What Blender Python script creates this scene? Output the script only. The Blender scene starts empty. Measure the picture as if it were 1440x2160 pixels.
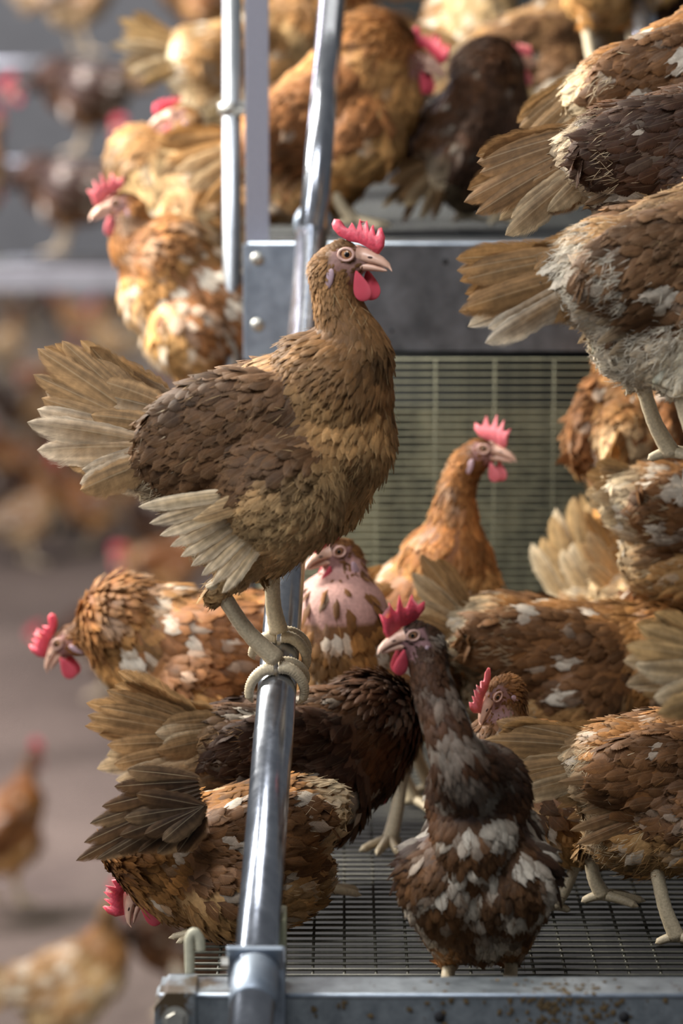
import bpy, bmesh, math, random
import numpy as np
from mathutils import Vector, Matrix, noise

scene = bpy.context.scene
col = scene.collection
PI = math.pi
R = math.radians

# ------------------------------------------------------------------ camera
FPX = 8050.0                      # focal length in pixels of the 1440 x 2160 frame
CAMZ = 1.95
PITCH = R(8.0)
cam_d = bpy.data.cameras.new('camera')
cam = bpy.data.objects.new('camera', cam_d)
col.objects.link(cam)
cam.location = (0, 0, CAMZ)
cam.rotation_euler = (PI / 2 - PITCH, 0, 0)
cam_d.sensor_fit = 'VERTICAL'
cam_d.sensor_height = 36.0
cam_d.sensor_width = 24.0
cam_d.lens = FPX / 2160 * 36.0
cam_d.clip_end = 200
cam_d.dof.use_dof = True
cam_d.dof.focus_distance = 3.47
cam_d.dof.aperture_fstop = 4.2
scene.camera = cam

# ------------------------------------------------------------------ world, lamps, exposure
scene.view_settings.view_transform = 'Standard'
scene.view_settings.look = 'None'
scene.view_settings.exposure = -0.30
scene.view_settings.gamma = 1.0
scene.view_settings.use_curve_mapping = False
world = bpy.data.worlds.new('world')
scene.world = world
world.use_nodes = True
world.node_tree.nodes['Background'].inputs[0].default_value = (0.92, 0.95, 1.0, 1)
world.node_tree.nodes['Background'].inputs[1].default_value = 0.15


def lamp(name, loc, target, sx, sy, power, colr, spread=PI):
    ld = bpy.data.lights.new(name, 'AREA')
    ld.shape = 'RECTANGLE'
    ld.size = sx
    ld.size_y = sy
    ld.energy = power
    ld.color = colr
    ld.spread = spread
    o = bpy.data.objects.new(name, ld)
    col.objects.link(o)
    o.location = loc
    o.rotation_euler = (Vector(target) - Vector(loc)).to_track_quat('-Z', 'Y').to_euler()
    return o


lamp('aisle_and_fill_lamp', (-1.5, 4.3, 2.75), (0.0, 4.5, 1.35), 0.35, 1.3, 200, (1.0, 0.95, 0.86))
lamp('aisle_and_fill_lamp', (-1.9, 2.3, 2.5), (0.0, 3.4, 1.3), 0.12, 1.5, 34, (0.97, 0.98, 1.0))
lamp('aisle_and_fill_lamp', (-2.4, 8.5, 3.4), (-0.8, 9.5, 0.0), 0.4, 3.5, 400, (1.0, 0.91, 0.98))
lamp('overhead_fill', (-0.5, 2.0, 3.4), (0.1, 3.6, 1.4), 0.7, 0.7, 44, (0.96, 0.97, 1.0))  # added overhead fill without a fixture, placed to keep undersides and right side dark
lamp('aisle_and_fill_lamp', (-1.5, 16.5, 3.8), (-1.5, 22, 1.4), 4.0, 0.4, 420, (0.97, 0.97, 1.0))  # added fill that brightens the back wall, no lamp known there
lamp('overhead_fill', (0.1, 6.2, 3.3), (0.2, 5.0, 1.5), 1.2, 1.2, 17, (1.0, 0.95, 0.88))  # added overhead fill for the rear tiers, without a fixture


# ------------------------------------------------------------------ frame helpers
CP, SP = math.cos(PITCH), math.sin(PITCH)


def P(px, py, d):
    x = (px - 720) / FPX * d
    u = (1080 - py) / FPX * d
    return Vector((x, d * CP + u * SP, CAMZ - d * SP + u * CP))


def on_level(px, d, z):
    """point at height z that stands at viewing distance d under the column px"""
    y = (d - (CAMZ - z) * SP) / CP
    return Vector(((px - 720) / FPX * d, y, z))


def lin(r, g, b):
    def f(c):
        c /= 255.0
        return c / 12.92 if c <= 0.04045 else ((c + 0.055) / 1.055) ** 2.4
    return (f(r), f(g), f(b))


TIER = P(720, 2083, 3.12).z        # top of the front beam
FLOOR1 = TIER - 0.055              # wire floor of the lower tier, sunk behind the beam
UPPER = P(720, 512, 4.25).z        # height of the upper tier


# ------------------------------------------------------------------ materials
def new_mat(name):
    m = bpy.data.materials.new(name)
    m.use_nodes = True
    nt = m.node_tree
    return m, nt, nt.nodes['Principled BSDF']


def nd(nt, t, **kw):
    n = nt.nodes.new(t)
    for k, v in kw.items():
        if k in n.inputs.keys():
            n.inputs[k].default_value = v
        else:
            setattr(n, k, v)
    return n


def steel(name, c1, c2, rough=0.35, metal=0.9, scale=30, stretch=(1, 1, 1), dirt=0.0):
    m, nt, b = new_mat(name)
    tc = nd(nt, 'ShaderNodeTexCoord')
    mp = nd(nt, 'ShaderNodeMapping')
    mp.inputs['Scale'].default_value = stretch
    nt.links.new(tc.outputs['Object'], mp.inputs[0])
    n1 = nd(nt, 'ShaderNodeTexNoise', Scale=scale, Detail=6.0, Roughness=0.65)
    nt.links.new(mp.outputs[0], n1.inputs['Vector'])
    cr = nd(nt, 'ShaderNodeValToRGB')
    cr.color_ramp.elements[0].position = 0.3
    cr.color_ramp.elements[1].position = 0.7
    cr.color_ramp.elements[0].color = (*c1, 1)
    cr.color_ramp.elements[1].color = (*c2, 1)
    nt.links.new(n1.outputs['Fac'], cr.inputs[0])
    last = cr.outputs[0]
    b.inputs['Metallic'].default_value = metal
    mr = nd(nt, 'ShaderNodeMapRange')
    mr.inputs['To Min'].default_value = rough - 0.08
    mr.inputs['To Max'].default_value = rough + 0.12
    nt.links.new(n1.outputs['Fac'], mr.inputs['Value'])
    nt.links.new(mr.outputs[0], b.inputs['Roughness'])
    if dirt > 0:
        n2 = nd(nt, 'ShaderNodeTexNoise', Scale=9.0, Detail=8.0, Roughness=0.72)
        nt.links.new(tc.outputs['Object'], n2.inputs['Vector'])
        c2r = nd(nt, 'ShaderNodeValToRGB')
        c2r.color_ramp.elements[0].position = 0.60 - dirt * 0.12
        c2r.color_ramp.elements[1].position = 0.66 - dirt * 0.12
        nt.links.new(n2.outputs['Fac'], c2r.inputs[0])
        mx = nd(nt, 'ShaderNodeMix', data_type='RGBA')
        mx.inputs['B'].default_value = (*lin(72, 58, 40), 1)
        nt.links.new(c2r.outputs[0], mx.inputs['Factor'])
        nt.links.new(last, mx.inputs['A'])
        last = mx.outputs['Result']
        mm = nd(nt, 'ShaderNodeMapRange')
        mm.inputs['To Min'].default_value = metal
        mm.inputs['To Max'].default_value = 0.0
        nt.links.new(c2r.outputs[0], mm.inputs['Value'])
        nt.links.new(mm.outputs[0], b.inputs['Metallic'])
    nt.links.new(last, b.inputs['Base Color'])
    bp = nd(nt, 'ShaderNodeBump', Strength=0.12, Distance=0.001)
    nt.links.new(n1.outputs['Fac'], bp.inputs['Height'])
    nt.links.new(bp.outputs[0], b.inputs['Normal'])
    return m


def plain(name, c, rough=0.5, metal=0.0, sss=0.0, bump=0.0, scale=200, var=0.15):
    m, nt, b = new_mat(name)
    tc = nd(nt, 'ShaderNodeTexCoord')
    n1 = nd(nt, 'ShaderNodeTexNoise', Scale=scale, Detail=4.0)
    nt.links.new(tc.outputs['Object'], n1.inputs['Vector'])
    cr = nd(nt, 'ShaderNodeValToRGB')
    cr.color_ramp.elements[0].position = 0.25
    cr.color_ramp.elements[1].position = 0.75
    cr.color_ramp.elements[0].color = (*[max(0, x * (1 - var)) for x in c], 1)
    cr.color_ramp.elements[1].color = (*[min(1, x * (1 + var)) for x in c], 1)
    nt.links.new(n1.outputs['Fac'], cr.inputs[0])
    nt.links.new(cr.outputs[0], b.inputs['Base Color'])
    b.inputs['Roughness'].default_value = rough
    b.inputs['Metallic'].default_value = metal
    if sss > 0:
        b.inputs['Subsurface Weight'].default_value = sss
        b.inputs['Subsurface Radius'].default_value = (0.6, 0.2, 0.1)
        b.inputs['Subsurface Scale'].default_value = 0.008
    if bump > 0:
        bp = nd(nt, 'ShaderNodeBump', Strength=bump, Distance=0.001)
        nt.links.new(n1.outputs['Fac'], bp.inputs['Height'])
        nt.links.new(bp.outputs[0], b.inputs['Normal'])
    return m


def feather_mat(name, trans=0.22, barb=90.0, shaft=0.3):
    m, nt, b = new_mat(name)
    at = nd(nt, 'ShaderNodeAttribute', attribute_name='col')
    uv = nd(nt, 'ShaderNodeUVMap')
    sep = nd(nt, 'ShaderNodeSeparateXYZ')
    nt.links.new(uv.outputs[0], sep.inputs[0])
    ab = nd(nt, 'ShaderNodeMath', operation='ABSOLUTE')
    nt.links.new(sep.outputs[0], ab.inputs[0])
    # barbs: fine slanting lines from the shaft to the edge
    m1 = nd(nt, 'ShaderNodeMath', operation='MULTIPLY_ADD')
    m1.inputs[1].default_value = -0.30
    nt.links.new(ab.outputs[0], m1.inputs[0])
    nt.links.new(sep.outputs[1], m1.inputs[2])
    m2 = nd(nt, 'ShaderNodeMath', operation='MULTIPLY')
    m2.inputs[1].default_value = barb
    nt.links.new(m1.outputs[0], m2.inputs[0])
    cmb = nd(nt, 'ShaderNodeCombineXYZ')
    nt.links.new(m2.outputs[0], cmb.inputs[0])
    tc = nd(nt, 'ShaderNodeTexCoord')
    nz = nd(nt, 'ShaderNodeTexNoise', Scale=1.0, Detail=3.0)
    nt.links.new(cmb.outputs[0], nz.inputs['Vector'])
    n2 = nd(nt, 'ShaderNodeTexNoise', Scale=110.0, Detail=3.0)
    nt.links.new(tc.outputs['Object'], n2.inputs['Vector'])
    ad = nd(nt, 'ShaderNodeMath', operation='ADD')
    nt.links.new(nz.outputs['Fac'], ad.inputs[0])
    nt.links.new(n2.outputs['Fac'], ad.inputs[1])
    mr = nd(nt, 'ShaderNodeMapRange')
    mr.inputs['From Min'].default_value = 0.6
    mr.inputs['From Max'].default_value = 1.4
    mr.inputs['To Min'].default_value = 0.55
    mr.inputs['To Max'].default_value = 1.35
    nt.links.new(ad.outputs[0], mr.inputs['Value'])
    # ragged outline: the barbs part near the edge and at the tip
    fr = nd(nt, 'ShaderNodeMath', operation='FRACT')
    nt.links.new(sep.outputs[1], fr.inputs[0])
    tip = nd(nt, 'ShaderNodeMapRange')
    tip.inputs['From Min'].default_value = 0.72
    tip.inputs['From Max'].default_value = 0.99
    tip.inputs['To Max'].default_value = 0.55
    nt.links.new(fr.outputs[0], tip.inputs['Value'])
    edge = nd(nt, 'ShaderNodeMath', operation='ADD')
    nt.links.new(ab.outputs[0], edge.inputs[0])
    nt.links.new(tip.outputs[0], edge.inputs[1])
    nb2 = nd(nt, 'ShaderNodeTexNoise', Scale=1.6, Detail=2.0)
    nt.links.new(cmb.outputs[0], nb2.inputs['Vector'])
    thr = nd(nt, 'ShaderNodeMapRange')
    thr.inputs['From Min'].default_value = 0.30
    thr.inputs['From Max'].default_value = 0.62
    thr.inputs['To Min'].default_value = 0.52
    thr.inputs['To Max'].default_value = 1.25
    nt.links.new(nb2.outputs['Fac'], thr.inputs['Value'])
    alpha = nd(nt, 'ShaderNodeMath', operation='LESS_THAN')
    nt.links.new(edge.outputs[0], alpha.inputs[0])
    nt.links.new(thr.outputs[0], alpha.inputs[1])
    # pale shaft
    sh = nd(nt, 'ShaderNodeMath', operation='LESS_THAN')
    sh.inputs[1].default_value = 0.045
    nt.links.new(ab.outputs[0], sh.inputs[0])
    oi = nd(nt, 'ShaderNodeObjectInfo')
    st = nd(nt, 'ShaderNodeMapping')
    st.inputs['Scale'].default_value = (2.2, 1.1, 1.0)
    nt.links.new(uv.outputs[0], st.inputs[0])
    r8 = nd(nt, 'ShaderNodeMath', operation='MULTIPLY')
    r8.inputs[1].default_value = 90.0
    nt.links.new(oi.outputs['Random'], r8.inputs[0])
    sn = nd(nt, 'ShaderNodeTexNoise', noise_dimensions='4D', Scale=1.3, Detail=3.0)
    nt.links.new(st.outputs[0], sn.inputs['Vector'])
    nt.links.new(r8.outputs[0], sn.inputs['W'])
    sm = nd(nt, 'ShaderNodeMapRange')
    sm.inputs['From Min'].default_value = 0.3
    sm.inputs['From Max'].default_value = 0.7
    sm.inputs['To Min'].default_value = 0.5 if shaft > 0.1 else 0.8
    sm.inputs['To Max'].default_value = 1.35 if shaft > 0.1 else 1.15
    nt.links.new(sn.outputs['Fac'], sm.inputs['Value'])
    mm2 = nd(nt, 'ShaderNodeMath', operation='MULTIPLY')
    nt.links.new(mr.outputs[0], mm2.inputs[0])
    nt.links.new(sm.outputs[0], mm2.inputs[1])
    mx = nd(nt, 'ShaderNodeVectorMath', operation='SCALE')
    nt.links.new(at.outputs['Color'], mx.inputs[0])
    nt.links.new(mm2.outputs[0], mx.inputs['Scale'])
    mh = nd(nt, 'ShaderNodeMath', operation='MULTIPLY')
    mh.inputs[1].default_value = shaft
    nt.links.new(sh.outputs[0], mh.inputs[0])
    mc = nd(nt, 'ShaderNodeMix', data_type='RGBA')
    mc.inputs['B'].default_value = (*lin(205, 185, 150), 1)
    nt.links.new(mh.outputs[0], mc.inputs['Factor'])
    nt.links.new(mx.outputs[0], mc.inputs['A'])
    nt.links.new(mc.outputs['Result'], b.inputs['Base Color'])
    b.inputs['Roughness'].default_value = 0.62
    b.inputs['Specular IOR Level'].default_value = 0.25
    bp = nd(nt, 'ShaderNodeBump', Strength=0.25, Distance=0.0006)
    nt.links.new(nz.outputs['Fac'], bp.inputs['Height'])
    nt.links.new(bp.outputs[0], b.inputs['Normal'])
    tr = nd(nt, 'ShaderNodeBsdfTranslucent')
    nt.links.new(mc.outputs['Result'], tr.inputs[0])
    ms = nd(nt, 'ShaderNodeMixShader')
    ms.inputs[0].default_value = trans
    nt.links.new(b.outputs[0], ms.inputs[1])
    nt.links.new(tr.outputs[0], ms.inputs[2])
    tp = nd(nt, 'ShaderNodeBsdfTransparent')
    mo = nd(nt, 'ShaderNodeMixShader')
    nt.links.new(alpha.outputs[0], mo.inputs[0])
    nt.links.new(tp.outputs[0], mo.inputs[1])
    nt.links.new(ms.outputs[0], mo.inputs[2])
    nt.links.new(mo.outputs[0], nt.nodes['Material Output'].inputs[0])
    return m


M = {}
M['feather'] = feather_mat('feather', 0.14, 26.0, 0.07)
M['flight'] = feather_mat('flight_feather', 0.26, 110.0, 0.22)
# bird skin takes its colour from the mesh attribute
m_, nt_, b_ = new_mat('bird_skin')
at_ = nd(nt_, 'ShaderNodeAttribute', attribute_name='col')
tc_ = nd(nt_, 'ShaderNodeTexCoord')
nz_ = nd(nt_, 'ShaderNodeTexNoise', Scale=260.0, Detail=4.0)
nt_.links.new(tc_.outputs['Object'], nz_.inputs['Vector'])
mr_ = nd(nt_, 'ShaderNodeMapRange')
mr_.inputs['To Min'].default_value = 0.6
mr_.inputs['To Max'].default_value = 1.4
nt_.links.new(nz_.outputs['Fac'], mr_.inputs['Value'])
sc_ = nd(nt_, 'ShaderNodeVectorMath', operation='SCALE')
nt_.links.new(at_.outputs['Color'], sc_.inputs[0])
nt_.links.new(mr_.outputs[0], sc_.inputs['Scale'])
nt_.links.new(sc_.outputs[0], b_.inputs['Base Color'])
b_.inputs['Roughness'].default_value = 0.6
bp_ = nd(nt_, 'ShaderNodeBump', Strength=0.5, Distance=0.001)
nt_.links.new(nz_.outputs['Fac'], bp_.inputs['Height'])
nt_.links.new(bp_.outputs[0], b_.inputs['Normal'])
M['skin'] = m_
M['shank'] = plain('shank_skin', lin(196, 180, 150), 0.5, bump=0.35, scale=420, var=0.22)
M['comb'] = plain('comb_red', lin(214, 78, 96), 0.45, sss=0.25, bump=0.5, scale=330, var=0.2)
M['comb_pale'] = plain('comb_pale_pink', lin(228, 120, 128), 0.45, sss=0.25, bump=0.4, scale=330, var=0.15)
M['lobe'] = plain('ear_lobe_pale', lin(196, 168, 178), 0.5, sss=0.2, bump=0.4, scale=300)
M['beak'] = plain('beak_horn', lin(214, 172, 150), 0.35, bump=0.1, scale=150, var=0.12)
M['claw'] = plain('claw_horn', lin(150, 130, 110), 0.4)
M['eye'] = plain('eye_amber', lin(176, 130, 92), 0.08)
M['pupil'] = plain('eye_pupil', (0.004, 0.003, 0.003), 0.04)
M['lid'] = plain('eyelid_skin', lin(205, 165, 150), 0.5, bump=0.4, scale=500)
M['pipe'] = steel('galvanised_pipe', lin(165, 170, 180), lin(195, 200, 208), 0.19, 0.95, 60, (1, 1, 0.35))
M['post'] = steel('zinc_tube', lin(165, 172, 180), lin(205, 210, 215), 0.34, 0.85, 40, (1, 1, 0.3))
M['beam'] = steel('galvanised_sheet', lin(90, 94, 98), lin(132, 136, 142), 0.40, 0.75, 24, (1, 1, 1), 0.0)
M['beam_dirty'] = steel('soiled_galvanised_sheet', lin(118, 126, 132), lin(164, 172, 178), 0.38, 0.75, 60, (1, 1, 1), 0.42)
M['bar'] = plain('flat_bar_grey', lin(150, 150, 162), 0.5, 0.4, bump=0.1, scale=300, var=0.08)
M['clamp'] = steel('clamp_steel', lin(130, 142, 156), lin(165, 176, 190), 0.42, 0.6, 50)
M['wire'] = steel('wire_zinc_shaded', lin(36, 36, 32), lin(84, 82, 70), 0.55, 0.2, 60)  # zinc darkened in its colour to stand for shade on the lower floor
M['hole'] = plain('hole_shade', (0.01, 0.01, 0.012), 0.8)  # near-black discs paint the shade inside the bolt holes
M['bolt'] = steel('bolt_zinc', lin(170, 168, 160), lin(205, 203, 195), 0.35, 0.8, 90)


# ------------------------------------------------------------------ object helpers
def link(name, me, mat=None, parent=None):
    o = bpy.data.objects.new(name, me)
    col.objects.link(o)
    if mat is not None and len(me.materials) == 0:
        for mm in (mat if isinstance(mat, (list, tuple)) else [mat]):
            me.materials.append(mm)
    if parent is not None:
        o.parent = parent
    return o


def tag(o, label=None, cat=None, group=None, kind=None):
    if label: o['label'] = label
    if cat: o['category'] = cat
    if group: o['group'] = group
    if kind: o['kind'] = kind
    return o


def empty(name, loc=(0, 0, 0), rz=0.0, label=None, cat=None, group=None, kind=None):
    o = bpy.data.objects.new(name, None)
    o.empty_display_size = 0.05
    col.objects.link(o)
    o.location = loc
    o.rotation_euler = (0, 0, rz)
    return tag(o, label, cat, group, kind)


def np_mesh(name, V, F, smooth=True, mats=None, uv=None, colr=None, fmat=None):
    """V (n,3); F list/array of quads or tris (same width)"""
    me = bpy.data.meshes.new(name)
    V = np.asarray(V, dtype=np.float32)
    if isinstance(F, np.ndarray):
        k = F.shape[1]
        me.vertices.add(len(V))
        me.vertices.foreach_set('co', V.ravel())
        me.loops.add(F.size)
        me.loops.foreach_set('vertex_index', F.astype(np.int32).ravel())
        me.polygons.add(len(F))
        me.polygons.foreach_set('loop_start', np.arange(0, F.size, k, dtype=np.int32))
        me.update(calc_edges=True)
    else:
        me.from_pydata(V.tolist(), [], F)
        me.update()
    if smooth:
        me.polygons.foreach_set('use_smooth', np.ones(len(me.polygons), dtype=bool))
    if fmat is not None:
        me.polygons.foreach_set('material_index', np.asarray(fmat, dtype=np.int32))
    li = np.empty(len(me.loops), dtype=np.int32)
    me.loops.foreach_get('vertex_index', li)
    if uv is not None:
        l = me.uv_layers.new(name='UVMap')
        l.data.foreach_set('uv', np.asarray(uv, dtype=np.float32)[li].ravel())
    if colr is not None:
        a = me.color_attributes.new('col', 'FLOAT_COLOR', 'POINT')
        c4 = np.ones((len(V), 4), dtype=np.float32)
        c4[:, :3] = colr
        a.data.foreach_set('color', c4.ravel())
    for mm in (mats or []):
        me.materials.append(mm)
    return me


def frames(pts):
    """parallel-transported frames along a polyline"""
    pts = [Vector(p) for p in pts]
    n = len(pts)
    T = []
    for i in range(n):
        a = pts[max(i - 1, 0)]
        b = pts[min(i + 1, n - 1)]
        t = (b - a)
        T.append(t.normalized() if t.length > 1e-9 else Vector((0, 0, 1)))
    ref = Vector((0, 0, 1)) if abs(T[0].z) < 0.9 else Vector((1, 0, 0))
    N = [(ref - T[0] * ref.dot(T[0])).normalized()]
    for i in range(1, n):
        v = N[-1] - T[i] * N[-1].dot(T[i])
        N.append(v.normalized() if v.length > 1e-6 else N[-1])
    return pts, T, N


def tube_geo(pts, radii, sides=10, flat=1.0, cap=True):
    pts, T, N = frames(pts)
    V, F = [], []
    for i, p in enumerate(pts):
        b = T[i].cross(N[i])
        r = radii[i] if hasattr(radii, '__len__') else radii
        for k in range(sides):
            a = 2 * PI * k / sides
            V.append(p + N[i] * (math.cos(a) * r) + b * (math.sin(a) * r * flat))
    for i in range(len(pts) - 1):
        for k in range(sides):
            k2 = (k + 1) % sides
            F.append([i * sides + k, i * sides + k2, (i + 1) * sides + k2, (i + 1) * sides + k])
    if cap:
        V.append(pts[0]); V.append(pts[-1])
        c0, c1 = len(V) - 2, len(V) - 1
        for k in range(sides):
            k2 = (k + 1) % sides
            F.append([c0, k2, k])
            o = (len(pts) - 1) * sides
            F.append([c1, o + k, o + k2])
    return [tuple(v) for v in V], F


def tube(name, pts, radii, mat, parent=None, sides=10, flat=1.0):
    V, F = tube_geo(pts, radii, sides, flat)
    return link(name, np_mesh(name, V, F, True, [mat]), None, parent)


def catmull(pts, n):
    pts = [Vector(p) for p in pts]
    q = [pts[0] * 2 - pts[1]] + pts + [pts[-1] * 2 - pts[-2]]
    out = []
    segs = len(pts) - 1
    for s in range(n + 1):
        u = s / n * segs
        i = min(int(u), segs - 1)
        t = u - i
        a, b, c, d = q[i], q[i + 1], q[i + 2], q[i + 3]
        out.append(0.5 * ((2 * b) + (c - a) * t + (2 * a - 5 * b + 4 * c - d) * t * t + (3 * b - a - 3 * c + d) * t ** 3))
    return out


def bm_box(bm, c, s, rot=None):
    r = bmesh.ops.create_cube(bm, size=1.0)
    m = Matrix.Translation(c) @ (rot.to_4x4() if rot else Matrix.Identity(4)) @ Matrix.Diagonal((*s, 1))
    bmesh.ops.transform(bm, matrix=m, verts=r['verts'])
    return r['verts']


def bm_obj(name, bm, mat, parent=None, smooth=False, bevel=0.0):
    if bevel > 0:
        bmesh.ops.bevel(bm, geom=list(bm.edges), offset=bevel, segments=2, affect='EDGES', profile=0.7)
    bmesh.ops.recalc_face_normals(bm, faces=bm.faces)
    me = bpy.data.meshes.new(name)
    bm.to_mesh(me)
    bm.free()
    if smooth:
        me.polygons.foreach_set('use_smooth', np.ones(len(me.polygons), dtype=bool))
    return link(name, me, mat, parent)


# ================================================================== setting
def cyl(name, a, b, r, mat, parent=None, sides=24):
    a, b = Vector(a), Vector(b)
    n = 2
    o = tube(name, [a.lerp(b, i / n) for i in range(n + 1)], r, mat, parent, sides)
    return o


def litter_material():
    m, nt, b = new_mat('litter')
    tc = nd(nt, 'ShaderNodeTexCoord')
    n1 = nd(nt, 'ShaderNodeTexNoise', Scale=1.1, Detail=6.0, Roughness=0.6)
    n2 = nd(nt, 'ShaderNodeTexNoise', Scale=26.0, Detail=8.0, Roughness=0.7)
    nt.links.new(tc.outputs['Object'], n1.inputs['Vector'])
    nt.links.new(tc.outputs['Object'], n2.inputs['Vector'])
    ad = nd(nt, 'ShaderNodeMath', operation='ADD')
    nt.links.new(n1.outputs['Fac'], ad.inputs[0])
    nt.links.new(n2.outputs['Fac'], ad.inputs[1])
    cr = nd(nt, 'ShaderNodeValToRGB')
    cr.color_ramp.elements[0].position = 0.35
    cr.color_ramp.elements[1].position = 0.68
    cr.color_ramp.elements[0].color = (*lin(98, 86, 76), 1)
    cr.color_ramp.elements[1].color = (*lin(150, 134, 120), 1)
    hf = nd(nt, 'ShaderNodeMath', operation='MULTIPLY')
    hf.inputs[1].default_value = 0.5
    nt.links.new(ad.outputs[0], hf.inputs[0])
    nt.links.new(hf.outputs[0], cr.inputs[0])
    nt.links.new(cr.outputs[0], b.inputs['Base Color'])
    b.inputs['Roughness'].default_value = 0.9
    bp = nd(nt, 'ShaderNodeBump', Strength=0.8, Distance=0.02)
    nt.links.new(n2.outputs['Fac'], bp.inputs['Height'])
    nt.links.new(bp.outputs[0], b.inputs['Normal'])
    return m


def build_floor():
    n = 60
    xs = np.linspace(-9, 6, n)
    ys = np.linspace(2.0, 23.0, n)
    V, F = [], []
    for j, y in enumerate(ys):
        for i, x in enumerate(xs):
            V.append((x, y, 0.025 * noise.noise(Vector((x * 0.9, y * 0.9, 0.0)))))
    for j in range(n - 1):
        for i in range(n - 1):
            F.append([j * n + i, j * n + i + 1, (j + 1) * n + i + 1, (j + 1) * n + i])
    o = link('floor', np_mesh('floor', V, F, True, [litter_material()]))
    tag(o, kind='structure')


build_floor()
wm = plain('wall_concrete', lin(122, 122, 124), 0.85, bump=0.3, scale=6, var=0.12)
bm = bmesh.new(); bm_box(bm, (-1.5, 23.1, 2.0), (15, 0.2, 4.2))
tag(bm_obj('wall_back', bm, wm), kind='structure')


# ---- channel beam (folded galvanised sheet) along x
def beam(x0, x1, yf, ztop, h, depth, lip, mat, label, rot=0.0, holes=(), hole_r=0.006, end_bolts=()):
    root = empty('channel_beam', ((x0 + x1) / 2, yf, ztop - h), rot, label, 'beam')
    cx = (x0 + x1) / 2
    bm = bmesh.new()
    t = 0.003
    L = x1 - x0
    bm_box(bm, (0, t / 2, h / 2), (L, t, h))                         # web, facing the camera
    bm_box(bm, (0, depth / 2, h - t / 2), (L, depth, t))             # top flange
    bm_box(bm, (0, depth / 2, t / 2), (L, depth, t))                 # bottom flange
    bm_box(bm, (0, depth - t / 2, h - lip / 2), (L, t, lip))         # returned lips
    bm_box(bm, (0, depth - t / 2, lip / 2), (L, t, lip))
    bm_obj('channel', bm, mat, root)
    # rolled bright edge
    tube('rolled_edge', [(-L / 2, 0.001, h - 0.0015), (0, 0.001, h - 0.0015), (L / 2, 0.001, h - 0.0015)], 0.0022, M['clamp'], root, 8)
    for hx, hz in holes:
        cyl('bolt_hole', (hx - cx, -0.0012, hz), (hx - cx, 0.001, hz), hole_r, M['hole'], root, 16)
    return root


def hex_bolt(parent, x, y, z, r=0.009, washer=0.013):
    b = bmesh.new()
    bmesh.ops.create_cone(b, cap_ends=True, segments=6, radius1=r, radius2=r * 0.92, depth=0.007,
                          matrix=Matrix.Translation((x, y - 0.0065, z)) @ Matrix.Rotation(PI / 2, 4, 'X'))
    o = bm_obj('hex_bolt', b, M['bolt'], parent, bevel=0.0006)
    b = bmesh.new()
    bmesh.ops.create_cone(b, cap_ends=True, segments=24, radius1=washer, radius2=washer, depth=0.002,
                          matrix=Matrix.Translation((x, y - 0.002, z)) @ Matrix.Rotation(PI / 2, 4, 'X'))
    bm_obj('washer', b, M['bolt'], parent)


# front beam
fb_l = P(338, 2083, 3.12)
fb_r = P(1900, 2083, 3.12)
FBY = P(720, 2118, 3.10).y
front = beam(fb_l.x, fb_r.x, FBY, TIER, 0.06, 0.055, 0.012, M['beam_dirty'],
             'long galvanised channel beam with bolt holes along the bottom edge, droppings stuck on its right half')
fcx = (fb_l.x + fb_r.x) / 2
for px in (927, 1316):
    q = P(px, 2146, 3.10)
    cyl('bolt_hole', (q.x - fcx, -0.0012, q.z - (TIER - 0.06)), (q.x - fcx, 0.0008, q.z - (TIER - 0.06)), 0.0045, M['hole'], front, 18)
# end bracket with bevelled corner, bolted on the left end
bm = bmesh.new()
w_, h_ = 0.034, 0.062
prof = [(0, 0), (w_, 0), (w_, h_ + 0.001), (0.010, h_ + 0.001), (0, h_ - 0.011)]
vs0 = [bm.verts.new((p[0] - (fb_r.x - fb_l.x) / 2 - 0.004, -0.006, p[1])) for p in prof]
vs1 = [bm.verts.new((p[0] - (fb_r.x - fb_l.x) / 2 - 0.004, 0.05, p[1] + 0.001)) for p in prof]
bm.faces.new(vs0); bm.faces.new(vs1[::-1])
for i in range(5):
    bm.faces.new([vs0[i], vs0[(i + 1) % 5], vs1[(i + 1) % 5], vs1[i]])
bm_obj('end_bracket', bm, M['beam_dirty'], front, bevel=0.0015)
q = P(370, 2146, 3.10)
hex_bolt(front, q.x - fcx, -0.006, q.z - (TIER - 0.06), 0.0085, 0.011)
# crusts of droppings on the front beam
rnd = random.Random(5)
Vd, Fd = [], []
for k in range(240):
    if rnd.random() < 0.75:
        px = rnd.gauss(1195, 75)
    else:
        px = rnd.uniform(640, 1440)
    q = P(px, 2110, 3.1)
    top = rnd.random() < 0.3
    s = rnd.uniform(0.0006, 0.0028)
    c = Vector((q.x - fcx, rnd.uniform(0.0, 0.045) if top else -0.0008, 0.0605 if top else 0.06 - abs(rnd.gauss(0, 0.02)) - 0.003))
    base = len(Vd)
    for j in range(6):
        a = j / 6 * 2 * PI
        rr = s * rnd.uniform(0.5, 1.6)
        Vd.append(tuple(c + (Vector((math.cos(a) * rr, math.sin(a) * rr, 0)) if top else Vector((math.cos(a) * rr, 0, math.sin(a) * rr)))))
    Vd.append(tuple(c + (Vector((0, 0, s * 0.5)) if top else Vector((0, -s * 0.5, 0)))))
    for j in range(6):
        Fd.append([base + j, base + (j + 1) % 6, base + 6])
o = link('dropping_crust', np_mesh('dropping_crust', Vd, Fd, True, [plain('dropping', lin(86, 70, 44), 0.9, var=0.5)]), None, front)
o['kind'] = 'stuff'

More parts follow.
